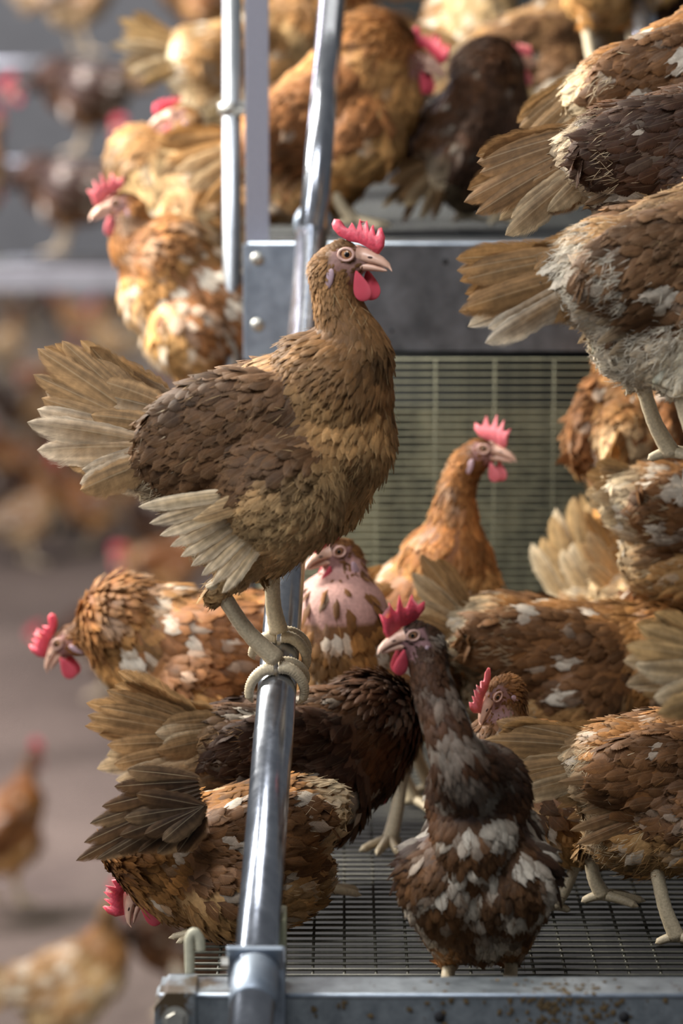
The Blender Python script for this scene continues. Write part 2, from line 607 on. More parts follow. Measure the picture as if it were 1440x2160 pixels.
# rear beam, with its side plate and bolts
rb_l = P(524, 512, 4.25)
rb_r = P(2000, 512, 4.25)
rear_h = 0.124
RBY = P(720, 515, 4.25).y
rear = beam(rb_l.x, rb_r.x, RBY, UPPER, rear_h, 0.06, 0.02, M['beam'],
            'deep dark grey galvanised beam behind the head of the perched hen')
rcx = (rb_l.x + rb_r.x) / 2
for px, py, r in ((938, 552, 0.0035), (826, 700, 0.0018), (990, 690, 0.0022)):
    q = P(px, py, 4.25)
    cyl('bolt_hole', (q.x - rcx, -0.0012, q.z - (UPPER - rear_h)), (q.x - rcx, 0.0008, q.z - (UPPER - rear_h)), r, M['hole'], rear, 14)
bm = bmesh.new()
bm_box(bm, (-(rb_r.x - rb_l.x) / 2 + 0.03, -0.003, rear_h / 2 - 0.004), (0.072, 0.004, rear_h + 0.006))
bm_obj('end_plate', bm, M['clamp'], rear, bevel=0.0015)
for px, py in ((543, 545), (543, 686)):
    q = P(px, py, 4.25)
    b = bmesh.new()
    bmesh.ops.create_uvsphere(b, u_segments=16, v_segments=8, radius=0.0075,
                              matrix=Matrix.Translation((q.x - rcx, -0.006, q.z - (UPPER - rear_h))) @ Matrix.Diagonal((1, 0.45, 1, 1)))
    bm_obj('carriage_bolt', b, M['bolt'], rear, True)


# ---- wire floors: every wire a part
def wire_panel(label, p0, ux, uy, nx, ny, wx, wy, r=0.0013, mat=None):
    """p0 corner, ux vector across (length of the cross wires), uy vector in depth"""
    root = empty('wire_mesh_panel', p0, 0, label, 'wire mesh')
    ux, uy = Vector(ux), Vector(uy)
    nrm = ux.cross(uy).normalized()
    V, F = tube_geo([(0, 0, 0), ux * 0.5, ux], r, 6)
    ma = np_mesh('wire', V, F, True, [mat or M['wire']])
    V, F = tube_geo([(0, 0, 0), uy * 0.5, uy], r * 1.1, 6)
    mb = np_mesh('wire', V, F, True, [mat or M['wire']])
    for i in range(nx + 1):
        o = link('wire', ma, None, root)
        o.location = uy * (i / nx) + nrm * r * 2
    for i in range(ny + 1):
        o = link('wire', mb, None, root)
        o.location = ux * (i / ny)
    return root


fy0 = FBY + 0.05
fy1 = P(720, 1480, 4.36).y
wire_panel('galvanised wire mesh floor of the lower tier behind the front beam', (fb_l.x + 0.01, fy0, FLOOR1 - 0.004), (0.90, 0, 0), (0, fy1 - fy0, 0),
           int((fy1 - fy0) / 0.020), int(0.90 / 0.028), 0, 0, 0.0014)
wire_panel('slanting wire mesh under the deep rear beam behind the looking hens', (rb_l.x + 0.01, fy1, FLOOR1 + 0.004), (0.86, 0, 0),
           (0, -0.055, UPPER - rear_h - FLOOR1 - 0.008), int((UPPER - rear_h - FLOOR1) / 0.0085), 13, 0, 0, 0.0012, steel('wire_zinc_soiled', lin(92, 92, 76), lin(146, 144, 118), 0.6, 0.2, 60))
wire_panel('wire mesh floor of the upper tier above the rear beam', (rb_l.x + 0.01, RBY + 0.062, UPPER - 0.012), (0.90, 0, 0), (0, 2.3, 0),
           96, 30, 0, 0, 0.0012, steel('wire_dark', lin(34, 36, 38), lin(60, 62, 62), 0.6, 0.3, 60))

# manure belt board behind the slanting mesh, and the lower belt, painted near-black as shade
belt_m, nt, b = new_mat('manure_belt')
tc = nd(nt, 'ShaderNodeTexCoord')
n1 = nd(nt, 'ShaderNodeTexNoise', Scale=22.0, Detail=7.0, Roughness=0.7)
nt.links.new(tc.outputs['Object'], n1.inputs['Vector'])
cr = nd(nt, 'ShaderNodeValToRGB')
cr.color_ramp.elements[0].position = 0.38
cr.color_ramp.elements[1].position = 0.68
cr.color_ramp.elements[0].color = (*lin(50, 50, 40), 1)
cr.color_ramp.elements[1].color = (*lin(134, 130, 104), 1)
nt.links.new(n1.outputs['Fac'], cr.inputs[0])
nt.links.new(cr.outputs[0], b.inputs['Base Color'])
b.inputs['Roughness'].default_value = 0.85
bm = bmesh.new(); bm_box(bm, (0.36, fy1 + 0.05, TIER + 0.20), (0.90, 0.006, 0.26))
tag(bm_obj('manure_board', bm, belt_m), 'olive grey soiled board close behind the slanting wire mesh', 'board')
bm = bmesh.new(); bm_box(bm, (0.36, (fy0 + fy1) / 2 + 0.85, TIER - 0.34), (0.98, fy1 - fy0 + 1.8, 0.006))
tag(bm_obj('manure_belt', bm, plain('belt_shade', lin(18, 18, 18), 0.9, scale=30, var=0.5)),
    'belt painted near-black as the shade under the lower wire floor', 'belt')
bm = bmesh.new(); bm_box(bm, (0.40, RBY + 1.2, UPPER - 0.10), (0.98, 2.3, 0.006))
tag(bm_obj('manure_belt', bm, plain('belt_shade2', lin(24, 26, 27), 0.9, scale=30, var=0.4)),
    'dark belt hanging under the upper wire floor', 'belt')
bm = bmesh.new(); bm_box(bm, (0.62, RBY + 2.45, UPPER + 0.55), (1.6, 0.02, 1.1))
tag(bm_obj('dark_panel', bm, plain('partition_dark', lin(30, 34, 36), 0.8, scale=8, var=0.3)),
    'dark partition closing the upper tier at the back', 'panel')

bm = bmesh.new(); bm_box(bm, (0.36, fy1 + 1.5, (TIER + UPPER) / 2 - 0.16), (1.0, 0.02, UPPER - TIER + 0.24))  # added dark panel: blocks the view through, its colour stands for interior shade
tag(bm_obj('dark_panel', bm, plain('tier_shade_panel', lin(34, 36, 36), 0.8, scale=8, var=0.3)),
    'dark panel standing in for the shaded inside of the lower tier', 'panel')

# ---- the sloping pipe in two lengths with collar and clamp
pa, pb = P(524, 2230, 2.995), P(660, 470, 4.17)
r_low, r_up = 0.0176, 0.0152
rail = empty('sloping_perch_pipe', pa, 0, 'shiny galvanised pipe rising from the front beam, the brown hen standing on it', 'pipe')
def rel(p, o): return Vector(p) - o.location
cyl('lower_tube', rel(pa, rail), rel(pb, rail), r_low, M['pipe'], rail, 40)
ax = (pb - pa).normalized()
pc = pb - ax * 0.045
pe = P(706, -60, 4.36)
cyl('upper_tube', rel(pb - ax * 0.04, rail), rel(pe, rail), r_up, M['pipe'], rail, 36)
axu = (pe - pb).normalized()
pts = [rel(pb + ax * t, rail) for t in (-0.012, -0.010, -0.002, 0.002, 0.010, 0.012)]
tube('collar', pts, [0.0185, 0.0205, 0.0215, 0.0215, 0.0200, 0.0155], M['clamp'], rail, 36)
# clamp on the front beam: saddle plate + ring
k0 = pa + (pb - pa) * 0.0
def at_pipe(py):
    t = 0.0
    best = None
    for i in range(400):
        p = pa.lerp(pb, i / 400)
        v = p - Vector((0, 0, CAMZ))
        d = v.y * CP - v.z * SP
        u = v.y * SP + v.z * CP
        y = 1080 - u / d * FPX
        if best is None or abs(y - py) < best[0]:
            best = (abs(y - py), p)
    return best[1]
c0, c1 = at_pipe(2120), at_pipe(2045)
pts = [rel(c0.lerp(c1, t), rail) for t in (0, 0.05, 0.5, 0.95, 1)]
tube('clamp_ring', pts, [0.0178, 0.0192, 0.0196, 0.0192, 0.0178], M['clamp'], rail, 36)
bm = bmesh.new()
q = rel(c1, rail)
rotp = ax.to_track_quat('Z', 'Y').to_matrix()
bm_box(bm, q + ax * 0.004 + Vector((0.0, 0.0, 0.0)), (0.046, 0.040, 0.005), rotp)
bm_box(bm, q + Vector((0.018, 0.026, -0.036)), (0.012, 0.05, 0.085))
bm_obj('clamp_saddle', bm, M['clamp'], rail, bevel=0.0015)
hx = rel(P(474, 2032, 3.08), rail)
b = bmesh.new()
bmesh.ops.create_cone(b, cap_ends=True, segments=6, radius1=0.005, radius2=0.005, depth=0.006, matrix=Matrix.Translation(hx) @ Matrix.Rotation(PI / 2, 4, 'Y'))
bm_obj('clamp_bolt', b, M['bolt'], rail)

# ---- upright thin tube and flat bar
ut = P(482, -60, 4.33)
up = empty('upright_tube', (ut.x, ut.y, TIER - 0.02), 0, 'thin vertical zinc tube standing left of the flat grey bar', 'tube')
cyl('tube', (0, 0, 0), (P(482, 900, 4.2).x - ut.x, 0, ut.z - TIER + 0.02), 0.0105, M['post'], up, 24)
q = P(490, 232, 4.30)
zz = q.z - (TIER - 0.02)
pts = [(0, 0, zz - 0.007), (0, 0, zz - 0.006), (0, 0, zz + 0.006), (0, 0, zz + 0.007)]
tube('tube_clip', pts, [0.0108, 0.0128, 0.0128, 0.0108], M['bolt'], up, 24)
bm = bmesh.new(); bm_box(bm, (0.018, -0.003, zz + 0.003), (0.03, 0.006, 0.012)); bm_box(bm, (0.012, -0.008, zz - 0.004), (0.012, 0.012, 0.008))
bm_obj('clip_lug', bm, M['bolt'], up, bevel=0.001)
fbp = P(543, 512, 4.28)
bm = bmesh.new()
top = P(543, -60, 4.28)
bm_box(bm, (fbp.x, fbp.y - 0.002, (UPPER - 0.02 + top.z) / 2), (0.0265, 0.004, top.z - UPPER + 0.02))
o = bm_obj('flat_bar', bm, M['bar'], bevel=0.0008)
tag(o, 'flat grey steel bar rising from the left end of the deep rear beam', 'bar')
# chrome tube upper right
a_, b2 = P(1352, -60, 4.6), P(1372, 190, 4.45)
o = cyl('short_rail', a_, b2, 0.0155, M['pipe'], None, 28)
tag(o, 'short shiny pipe at the top right corner between two hens', 'pipe')


def perch(label, a, b, r=0.0150):
    o = cyl('perch_tube', a, b, r, M['pipe'], None, 24)
    tag(o, label, 'perch')
    return o


# small hook post on the front beam, left
hp = on_level(400, 3.16, TIER)
hk = empty('hook_post', hp, 0, 'small cream coloured hook standing on the left end of the front beam', 'hook')
tube('hook', catmull([(0, 0, 0), (0, 0, 0.016), (0, 0, 0.030), (0.004, 0, 0.036), (0.008, 0, 0.030), (0.009, 0, 0.02)], 24), 0.0042, plain('hook_cream', lin(176, 172, 150), 0.6), hk, 10)
# pale board edge behind the pipe at its foot
q = P(600, 2083, 3.2)
bm = bmesh.new(); bm_box(bm, (q.x - 0.004, FBY + 0.085, TIER + 0.022), (0.012, 0.05, 0.05))
tag(bm_obj('side_board', bm, plain('board_olive', lin(150, 148, 120), 0.8, scale=40), bevel=0.002), 'small pale olive board on edge right of the pipe foot', 'board')


# ================================================================== hens
PAL = {
    'brown': dict(neck=lin(150, 108, 68), back=lin(150, 112, 74), wing=lin(118, 84, 56), breast=lin(172, 130, 84),
                  belly=lin(196, 164, 118), rump=lin(214, 196, 164), thigh=lin(186, 150, 104), tip=lin(198, 168, 124),
                  face=lin(176, 132, 120), tail=lin(172, 138, 98), tail2=lin(232, 216, 190), flight=lin(222, 200, 164)),
    'rust': dict(neck=lin(176, 108, 48), back=lin(182, 118, 58), wing=lin(160, 100, 50), breast=lin(206, 144, 78),
                 belly=lin(220, 172, 112), rump=lin(228, 200, 156), thigh=lin(206, 150, 90), tip=lin(226, 182, 122),
                 face=lin(176, 124, 118), tail=lin(184, 138, 86), tail2=lin(226, 200, 158), flight=lin(200, 160, 112)),
    'dark': dict(neck=lin(98, 62, 40), back=lin(106, 68, 42), wing=lin(88, 58, 40), breast=lin(118, 76, 46),
                 belly=lin(140, 98, 62), rump=lin(190, 170, 140), thigh=lin(168, 122, 78), tip=lin(140, 100, 66),
                 face=lin(150, 108, 108), tail=lin(140, 108, 74), tail2=lin(206, 186, 150), flight=lin(160, 128, 92)),
    'buff': dict(neck=lin(172, 122, 72), back=lin(190, 148, 96), wing=lin(164, 122, 76), breast=lin(208, 172, 122),
                 belly=lin(222, 196, 152), rump=lin(232, 216, 186), thigh=lin(214, 184, 138), tip=lin(228, 204, 162),
                 face=lin(176, 128, 120), tail=lin(190, 158, 112), tail2=lin(234, 218, 188), flight=lin(214, 188, 146)),
    'mid': dict(neck=lin(140, 92, 50), back=lin(146, 98, 54), wing=lin(112, 76, 46), breast=lin(172, 120, 68),
                belly=lin(200, 158, 106), rump=lin(222, 202, 166), thigh=lin(196, 154, 102), tip=lin(184, 138, 86),
                face=lin(166, 120, 114), tail=lin(152, 120, 82), tail2=lin(220, 200, 164), flight=lin(184, 150, 108)),
}
PAL['dark'] = {k: (tuple(x * 0.52 for x in v) if k not in ('rump', 'face', 'tail', 'tail2', 'flight', 'thigh') else v) for k, v in PAL['dark'].items()}
PAL['dusky'] = dict(PAL['dark'], tail=lin(172, 138, 98), tail2=lin(226, 206, 172), rump=lin(176, 140, 98), back=lin(104, 72, 46))
PAL['downy'] = dict(PAL['brown'], belly=lin(232, 222, 200), rump=lin(238, 228, 208), thigh=lin(230, 218, 194), breast=lin(190, 150, 104), tail=lin(160, 124, 84), tail2=lin(240, 230, 208))
for _p in PAL:
    for _k, _f in (('neck', .76), ('breast', .74), ('back', .80), ('belly', .86), ('tip', .86), ('tail', .9), ('thigh', .9)):
        _c = PAL[_p][_k]; _g = sum(_c) / 3
        PAL[_p][_k] = tuple((x * 1.04 - _g * .04) * _f for x in _c)
for _p in PAL: PAL[_p]['face'] = tuple(x * .62 for x in PAL[_p]['face'])
for _k in ('breast', 'belly', 'neck', 'back'): PAL['brown'][_k] = tuple(x * 1.12 for x in PAL['brown'][_k])
for _k in ('neck', 'back', 'breast', 'wing'):
    _c = PAL['rust'][_k]; _g = sum(_c) / 3
    PAL['rust'][_k] = tuple((x * .92 + _g * .08) * .84 for x in _c)
WHITE = np.array(lin(232, 222, 204))
UPZ = Vector((0, 0, 1))


def flight_template(name, L, W, c_in, c_out, seed, rows=22, curve=0.12, fray=0.10):
    """one long vane feather: pointed oval, shaft, ragged edge.  +X length, Y width, Z normal"""
    rg = random.Random(seed)
    V, F, U, C = [], [], [], []
    us = [-1, -0.55, -0.07, 0.07, 0.55, 1]
    c_in, c_out = np.array(c_in), np.array(c_out)
    for i in range(rows + 1):
        v = i / rows
        w = W * (0.16 + 0.84 * min(1, v / 0.30) ** 0.8) * (1 if v < 0.72 else math.sqrt(max(0.0, 1 - ((v - 0.72) / 0.285) ** 2)))
        if v > 0.995: w = W * 0.06
        fl = 1 - (fray * rg.random() if v > 0.1 else 0) - (0.3 * fray * 6 * 0.3 if rg.random() < 0.12 else 0)
        fr = 1 - (fray * rg.random() if v > 0.1 else 0)
        for u in us:
            k = (fl if u < 0 else fr) if abs(u) == 1 else 1
            uu = u * (0.62 if u < 0 else 1.0)
            x = L * v - abs(u) * W * 0.25 * (1 - v)
            z = -curve * L * v * v - 0.16 * W * u * u + (0.0007 if abs(u) < 0.1 else 0) * (1 - v)
            y = uu * w * k + 0.05 * L * v * v
            V.append((x, y, z))
            U.append((u, v * 0.98))
            m = 0.5 * abs(u) ** 1.5 + 0.5 * max(0, (v - 0.55) / 0.45) ** 1.5
            m = min(1, m + 0.12 * rg.random())
            C.append(c_in * (1 - m) + c_out * m)
    n = len(us)
    for i in range(rows):
        for j in range(n - 1):
            F.append([i * n + j, i * n + j + 1, (i + 1) * n + j + 1, (i + 1) * n + j])
    return np_mesh(name, V, np.array(F), True, [M['flight']], U, np.array(C))


def feather_cards(P0, N0, T0, L, W, tilt, curl, c0, c1, rows, rng):
    """all small contour feathers of one hen as one numpy batch"""
    n = len(P0)
    vs = {5: [0, 0.22, 0.5, 0.8, 1.0], 4: [0, 0.35, 0.75, 1.0], 3: [0, 0.5, 1.0]}[rows]
    ws = {5: [0.30, 0.85, 1.0, 0.72, 0.10], 4: [0.35, 1.0, 0.85, 0.12], 3: [0.5, 1.0, 0.1]}[rows]
    us = np.array([-1.0, 0.0, 1.0])
    B0 = np.cross(N0, T0)
    V = np.zeros((n, rows, 3, 3), dtype=np.float64)
    UV = np.zeros((n, rows, 3, 2))
    C = np.zeros((n, rows, 3, 3))
    skew = rng.normal(0, 0.10, n)
    off = rng.integers(0, 60, n).astype(float)
    for i, (v, w) in enumerate(zip(vs, ws)):
        jit = 1 + rng.normal(0, 0.10, (n, 2))
        for j, u in enumerate(us):
            ww = W * w * (jit[:, 0] if u < 0 else jit[:, 1])
            h = L * (np.sin(tilt) * v) - curl * L * L * v * v - 0.30 * W * u * u + 0.0004
            V[:, i, j] = P0 + T0 * (L * (v - 0.10 * abs(u) * v))[:, None] + B0 * (ww * u + skew * L * v * v)[:, None] + N0 * h[:, None]
            UV[:, i, j, 0] = u
            UV[:, i, j, 1] = v * 0.98 + off
            m = np.clip(0.30 * abs(u) + 0.75 * max(0.0, (v - 0.45) / 0.55) ** 1.2, 0, 1)
            C[:, i, j] = c0 * (1 - m) + c1 * m
    base = (np.arange(n) * rows * 3)[:, None]
    q = []
    for i in range(rows - 1):
        for j in range(2):
            q.append([i * 3 + j, i * 3 + j + 1, (i + 1) * 3 + j + 1, (i + 1) * 3 + j])
    q = np.array(q).reshape(1, -1)
    F = (base + q).reshape(-1, 4)
    return V.reshape(-1, 3), UV.reshape(-1, 2), C.reshape(-1, 3), F


def body_source(blobs, voxel, smooth_it):
    bm = bmesh.new()
    for c, r, rot in blobs:
        m = Matrix.Translation(c) @ (rot.to_4x4() if rot is not None else Matrix.Identity(4)) @ Matrix.Diagonal((r[0], r[1], r[2], 1))
        bmesh.ops.create_icosphere(bm, subdivisions=2 if max(r) < 0.03 else 3, radius=1.0, matrix=m)
    me = bpy.data.meshes.new('src')
    bm.to_mesh(me)
    bm.free()
    o = bpy.data.objects.new('src', me)
    col.objects.link(o)
    rm = o.modifiers.new('r', 'REMESH')
    rm.mode = 'VOXEL'
    rm.voxel_size = voxel
    sm = o.modifiers.new('s', 'SMOOTH')
    sm.factor = 0.5
    sm.iterations = smooth_it
    dg = bpy.context.evaluated_depsgraph_get()
    ev = o.evaluated_get(dg)
    m2 = ev.to_mesh()
    nv = len(m2.vertices)
    V = np.empty(nv * 3, dtype=np.float32); m2.vertices.foreach_get('co', V)
    NN = np.empty(nv * 3, dtype=np.float32); m2.vertices.foreach_get('normal', NN)
    F = [list(p.vertices) for p in m2.polygons]
    ev.to_mesh_clear()
    bpy.data.objects.remove(o)
    bpy.data.meshes.remove(me)
    return V.reshape(-1, 3).astype(np.float64), NN.reshape(-1, 3).astype(np.float64), F


def rot_from(x, up=UPZ):
    x = Vector(x).normalized()
    y = Vector(up).cross(x)
    if y.length < 1e-5: y = Vector((0, 1, 0))
    y.normalize()
    z = x.cross(y)
    return Matrix((x, y, z)).transposed()


COMBS = {
    'main': [(.034, .003), (.0395, .010), (.0400, .018), (.0365, .0265), (.0345, .0200), (.0310, .0195), (.0290, .0290), (.0262, .0205),
             (.0225, .0330), (.0195, .0225), (.0160, .0345), (.0130, .0235), (.0085, .0310), (.0050, .0255), (.0000, .0290), (-.0035, .0340),
             (-.0085, .0345), (-.0105, .0300), (-.0090, .0255), (-.0040, .0200), (.0060, .0150), (.0160, .0130), (.0260, .0080)],
    'tall': [(.032, .002), (.036, .010), (.0365, .020), (.0400, .031), (.0330, .026), (.0290, .028), (.0290, .043), (.0230, .031),
             (.0200, .031), (.0170, .050), (.0120, .033), (.0080, .032), (.0020, .047), (-.0020, .031), (-.0080, .034), (-.0130, .036),
             (-.0130, .027), (-.0060, .019), (.0060, .014), (.0160, .012), (.0250, .007)],
    'small': [(.030, .002), (.034, .008), (.0335, .014), (.0310, .0205), (.0280, .015), (.0250, .0230), (.0215, .016), (.0180, .0250),
              (.0140, .018), (.0100, .0250), (.0060, .019), (.0000, .0240), (-.0040, .019), (.0060, .013), (.0160, .010), (.0240, .006)],
}


def comb_mesh(kind, s, lean, mat, T=0.0022):
    out = COMBS[kind]
    pts = [Vector((x * s + (1 - s) * 0.016, 0, z * s + (1 - s) * 0.008)) for x, z in out]
    cen = Vector((0.016, 0, 0.014))
    n = len(pts)
    V = []
    def bend(p):
        h = max(0.0, p.z - 0.014)
        return Vector((p.x, p.y + lean * h * (1 + 20 * h), p.z - abs(lean) * h * h * 10))
    for p in pts: V.append(bend(p))
    for sg in (1, -1):
        for p in pts:
            q = p.lerp(cen, 0.10)
            # inset the spikes more than the base
            V.append(bend(Vector((q.x, sg * T * (1.1 - min(0.7, max(0, p.z - 0.02) * 28)), q.z))))
    F = []
    for i in range(n):
        j = (i + 1) % n
        F.append([i, j, n + j, n + i])
        F.append([j, i, 2 * n + i, 2 * n + j])
    F.append([n + i for i in range(n)])
    F.append([2 * n + i for i in range(n)][::-1])
    bm = bmesh.new()
    vv = [bm.verts.new(v) for v in V]
    for f in F:
        bm.faces.new([vv[i] for i in f])
    bmesh.ops.triangulate(bm, faces=[f for f in bm.faces if len(f.verts) > 4])
    bmesh.ops.recalc_face_normals(bm, faces=bm.faces)
    me = bpy.data.meshes.new('comb')
    bm.to_mesh(me); bm.free()
    me.polygons.foreach_set('use_smooth', np.ones(len(me.polygons), dtype=bool))
    me.materials.append(mat)
    return me


def blob_mesh(name, mat, seg=20, rings=12, shape=None):
    bm = bmesh.new()
    bmesh.ops.create_uvsphere(bm, u_segments=seg, v_segments=rings, radius=1.0)
    if shape:
        for v in bm.verts: v.co = shape(v.co)
    me = bpy.data.meshes.new(name)
    bm.to_mesh(me); bm.free()
    me.polygons.foreach_set('use_smooth', np.ones(len(me.polygons), dtype=bool))
    me.materials.append(mat)
    return me


def drop(co):
    k = 0.62 - 0.38 * co.z
    return Vector((co.x * k * 1.05, co.y * (0.7 + 0.3 * abs(co.z)), co.z))


def beak_mesh(lower=False):
    """curved horn: sweep of ellipses"""
    if not lower:
        path = [(.015, 0, .001), (.023, 0, .000), (.031, 0, -.0020), (.038, 0, -.0048), (.0430, 0, -.0078), (.0458, 0, -.0120)]
        rw = [.0085, .0078, .0066, .0052, .0034, .0006]
        rh = [.0095, .0082, .0066, .0052, .0036, .0006]
    else:
        path = [(.014, 0, -.0072), (.022, 0, -.0074), (.030, 0, -.0086), (.037, 0, -.0102), (.0412, 0, -.0114)]
        rw = [.0080, .0068, .0052, .0034, .0008]
        rh = [.0050, .0042, .0032, .0022, .0006]
    V, F = [], []
    s = 14
    for p, a, b_ in zip(path, rw, rh):
        for k in range(s):
            t = 2 * PI * k / s
            V.append((p[0], p[1] + math.cos(t) * a, p[2] + math.sin(t) * b_ * (1 if math.sin(t) > 0 or lower else 0.55)))
    for i in range(len(path) - 1):
        for k in range(s):
            k2 = (k + 1) % s
            F.append([i * s + k, i * s + k2, (i + 1) * s + k2, (i + 1) * s + k])
    F.append(list(range((len(path) - 1) * s, len(path) * s))[::-1])
    F.append(list(range(s)))
    return V, F


SH = {}
V_, F_ = beak_mesh(); SH['beak_u'] = np_mesh('upper_beak', V_, F_, True, [M['beak']])
V_, F_ = beak_mesh(True); SH['beak_l'] = np_mesh('lower_beak', V_, F_, True, [M['beak']])
SH['wattle'] = blob_mesh('wattle', M['comb'], 20, 14, drop)
SH['wattle_pale'] = blob_mesh('wattle', M['comb_pale'], 20, 14, drop)
SH['lobe'] = blob_mesh('ear_lobe', M['lobe'], 16, 10)
SH['eye'] = blob_mesh('eye', M['eye'], 24, 16)
SH['pupil'] = blob_mesh('pupil', M['pupil'], 20, 10)
_t = []
for k in range(25):
    a = 2 * PI * k / 24
    _t.append((math.cos(a) * 0.0060 * 1.12, 0, math.sin(a) * 0.0060 * 0.92))
V_, F_ = tube_geo(_t, 0.00135, 8, cap=False)
SH['lid'] = np_mesh('eyelid', V_, F_, True, [M['lid']])
SH['nostril'] = blob_mesh('nostril', plain('nostril_dark', lin(70, 44, 40), 0.7), 12, 8)


def toe_geo(path, r0, r1, n=30, claw=True, ripple=0.07):
    pts = catmull(path, n)
    rad = []
    for i in range(n + 1):
        t = i / n
        r = r0 + (r1 - r0) * t
        r *= 1 + ripple * math.sin(i * PI)  + (ripple if i % 2 else -ripple)
        if claw and t > 0.86:
            r = r1 * (1 - (t - 0.86) / 0.14 * 0.85)
        rad.append(r)
    return tube_geo(pts, rad, 10)


def ground_toes(foot, yaw=0.0, L=0.046, lift=0.0):
    f = Vector(foot)
    z = 0.0055
    out = []
    for a, l in ((-32, 0.9), (2, 1.0), (34, 0.9), (172, 0.48)):
        d = Vector((math.cos(R(a) + yaw), math.sin(R(a) + yaw), 0))
        out.append([f + UPZ * 0.010, f + d * L * l * 0.33 + UPZ * (z + 0.003), f + d * L * l * 0.7 + UPZ * z, f + d * L * l + UPZ * (0.002)])
    return out


def hen(name_spec, pos, yaw, pal='brown', h0=0.20, pitch=20, head=(0.09, 0, 0.37), hyaw=0, hpitch=0, tail=None, flight=None, legs='ground',
        seed=1, white=0.0, dens=1.0, fat=1.0, comb='main', comb_s=1.0, lean=0.15, comb_mat='comb', voxel=0.006, rows=4, fluff=0, bare_neck=0.0,
        scale=0.88, neck_mid=None, body_roll=0.0, tilt_add=0.0, headful=True, wings=True, neck_r=1.0, wing_z=.016, hockz=None, pants=0.0, wing_dark=1.0, trunk_len=1.0, feat=1.0, eye_detail=True):
    label, group = name_spec
    C_ = {k: np.array(v) for k, v in PAL[pal].items()}
    rg = random.Random(seed)
    rng = np.random.default_rng(seed)
    root = empty('hen', pos, yaw, label, 'hen', group)
    root.scale = (scale,) * 3
    rot = Matrix.Rotation(R(body_roll), 3, 'X') @ Matrix.Rotation(-R(pitch), 3, 'Y')
    tc0 = Vector((0, 0, h0))

    def tw(x, y, z):
        return tc0 + rot @ Vector((x, y * fat, z))
    axf = rot @ Vector((1, 0, 0))
    axu = rot @ Vector((0, 0, 1))
    axl = rot @ Vector((0, 1, 0))
    tl = trunk_len
    blobs = [
        (tw(0.0, 0, 0), (.106 * tl, .062 * fat, .075), rot),
        (tw(.055 * tl, 0, .004), (.066, .056 * fat, .072), rot),
        (tw(-.075 * tl, 0, .020), (.066, .050 * fat, .052), rot),
        (tw(-.045 * tl, 0, -.040), (.070, .056 * fat, .058), rot),
        (tw(-.118 * tl, 0, .036), (.028, .026, .026), rot),
        (tw(.078 * tl, 0, .012), (.050, .048 * fat, .060), rot),
        (tw(.040 * tl, 0, .038), (.060, .042 * fat, .042), rot),
    ]
    if wings:
        for s in (1, -1):
            wr = rot @ Matrix.Rotation(R(10), 3, 'Y') @ Matrix.Rotation(R(-6 * s), 3, 'Z')
            blobs.append((tw(-.020 * tl, s * .047, wing_z), (.100 * tl, .022, .052), wr))
    H = Vector(head)
    hd = Vector((math.cos(R(hpitch)) * math.cos(R(hyaw)), math.cos(R(hpitch)) * math.sin(R(hyaw)), math.sin(R(hpitch))))
    upref = UPZ if abs(hd.z) < 0.85 else (axf if hd.z < 0 else -axf)
    hrot = rot_from(hd, upref)
    nb = tw(.082 * tl, 0, .030)
    dn = (nb - tc0).normalized()
    he = H + hrot @ Vector((-.010, 0, -.010))
    if neck_mid is None:
        a = nb + (axf * 0.35 + UPZ * 0.45).normalized() * (he - nb).length * 0.33
        b = he + (hrot @ Vector((-0.75, 0, -0.65))).normalized() * (he - nb).length * 0.33
        ctrl = [nb, a, b, he]
        def bez(t):
            return (1 - t) ** 3 * ctrl[0] + 3 * t * (1 - t) ** 2 * ctrl[1] + 3 * t * t * (1 - t) * ctrl[2] + t ** 3 * ctrl[3]
        npts = [bez(i / 14) for i in range(15)]
    else:
        npts = catmull([nb] + [Vector(p) for p in neck_mid] + [he], 14)
    nr = []
    for i, p in enumerate(npts):
        t = i / 14
        r = (.037 * (1 - t) ** 2.7 + .0185 + .003 * t * t) * (neck_r if t > 0.15 else 1)
        nr.append(r)
        blobs.append((p, (r, r, r), None))
    if headful:
        blobs += [
            (H, (.0200, .0150, .0165), hrot),
            (H + hrot @ Vector((-.008, 0, -.004)), (.017, .0165, .0175), hrot),
            (H + hrot @ Vector((.009, 0, -.007)), (.0135, .0125, .0125), hrot),
            (H + hrot @ Vector((.019, 0, -.003)), (.010, .0088, .0095), hrot),
        ]
    # legs ----------------------------------------------------------
    if legs == 'ground':
        legs = []
        for s in (1, -1):
            ft = Vector((0.005 + rg.uniform(-.02, .02), s * .038 * fat, 0.0))
            hk = Vector((ft.x - 0.030, s * .038 * fat, hockz if hockz else min(0.085, h0 * 0.42)))
            legs.append(dict(hock=hk, foot=ft, toes=ground_toes(ft, rg.uniform(-.2, .2))))
    legs = legs or []
    thigh = []
    for i, lg in enumerate(legs):
        s = lg.get('side', 1 if i == 0 else -1)
        a = tw(.005, s * .040, -.035)
        b = Vector(lg['hock']) + UPZ * 0.004
        knee = a.lerp(b, 0.4) + axf * 0.022
        seq = catmull([a, knee, b], 8)
        for k, p in enumerate(seq):
            t = k / 8
            r = .043 * (1 - t) ** 1.1 + .0125 + pants * math.sin(t * PI * 0.85)
            blobs.append((p, (r, r * 0.9, r), None))
        thigh.append((a, b))
    V, NN, F = body_source(blobs, voxel, 11)

    # bones for plumage flow -------------------------------------------
    bones = [('trunk', tw(-.10 * tl, 0, .02), tw(.05 * tl, 0, 0), .070)]
    for i in range(0, 14, 2):
        bones.append(('neck', npts[i + 2], npts[i], (nr[i] + nr[i + 2]) / 2))
    bones.append(('head', H + hd * 0.012, H - hd * 0.010, .017))
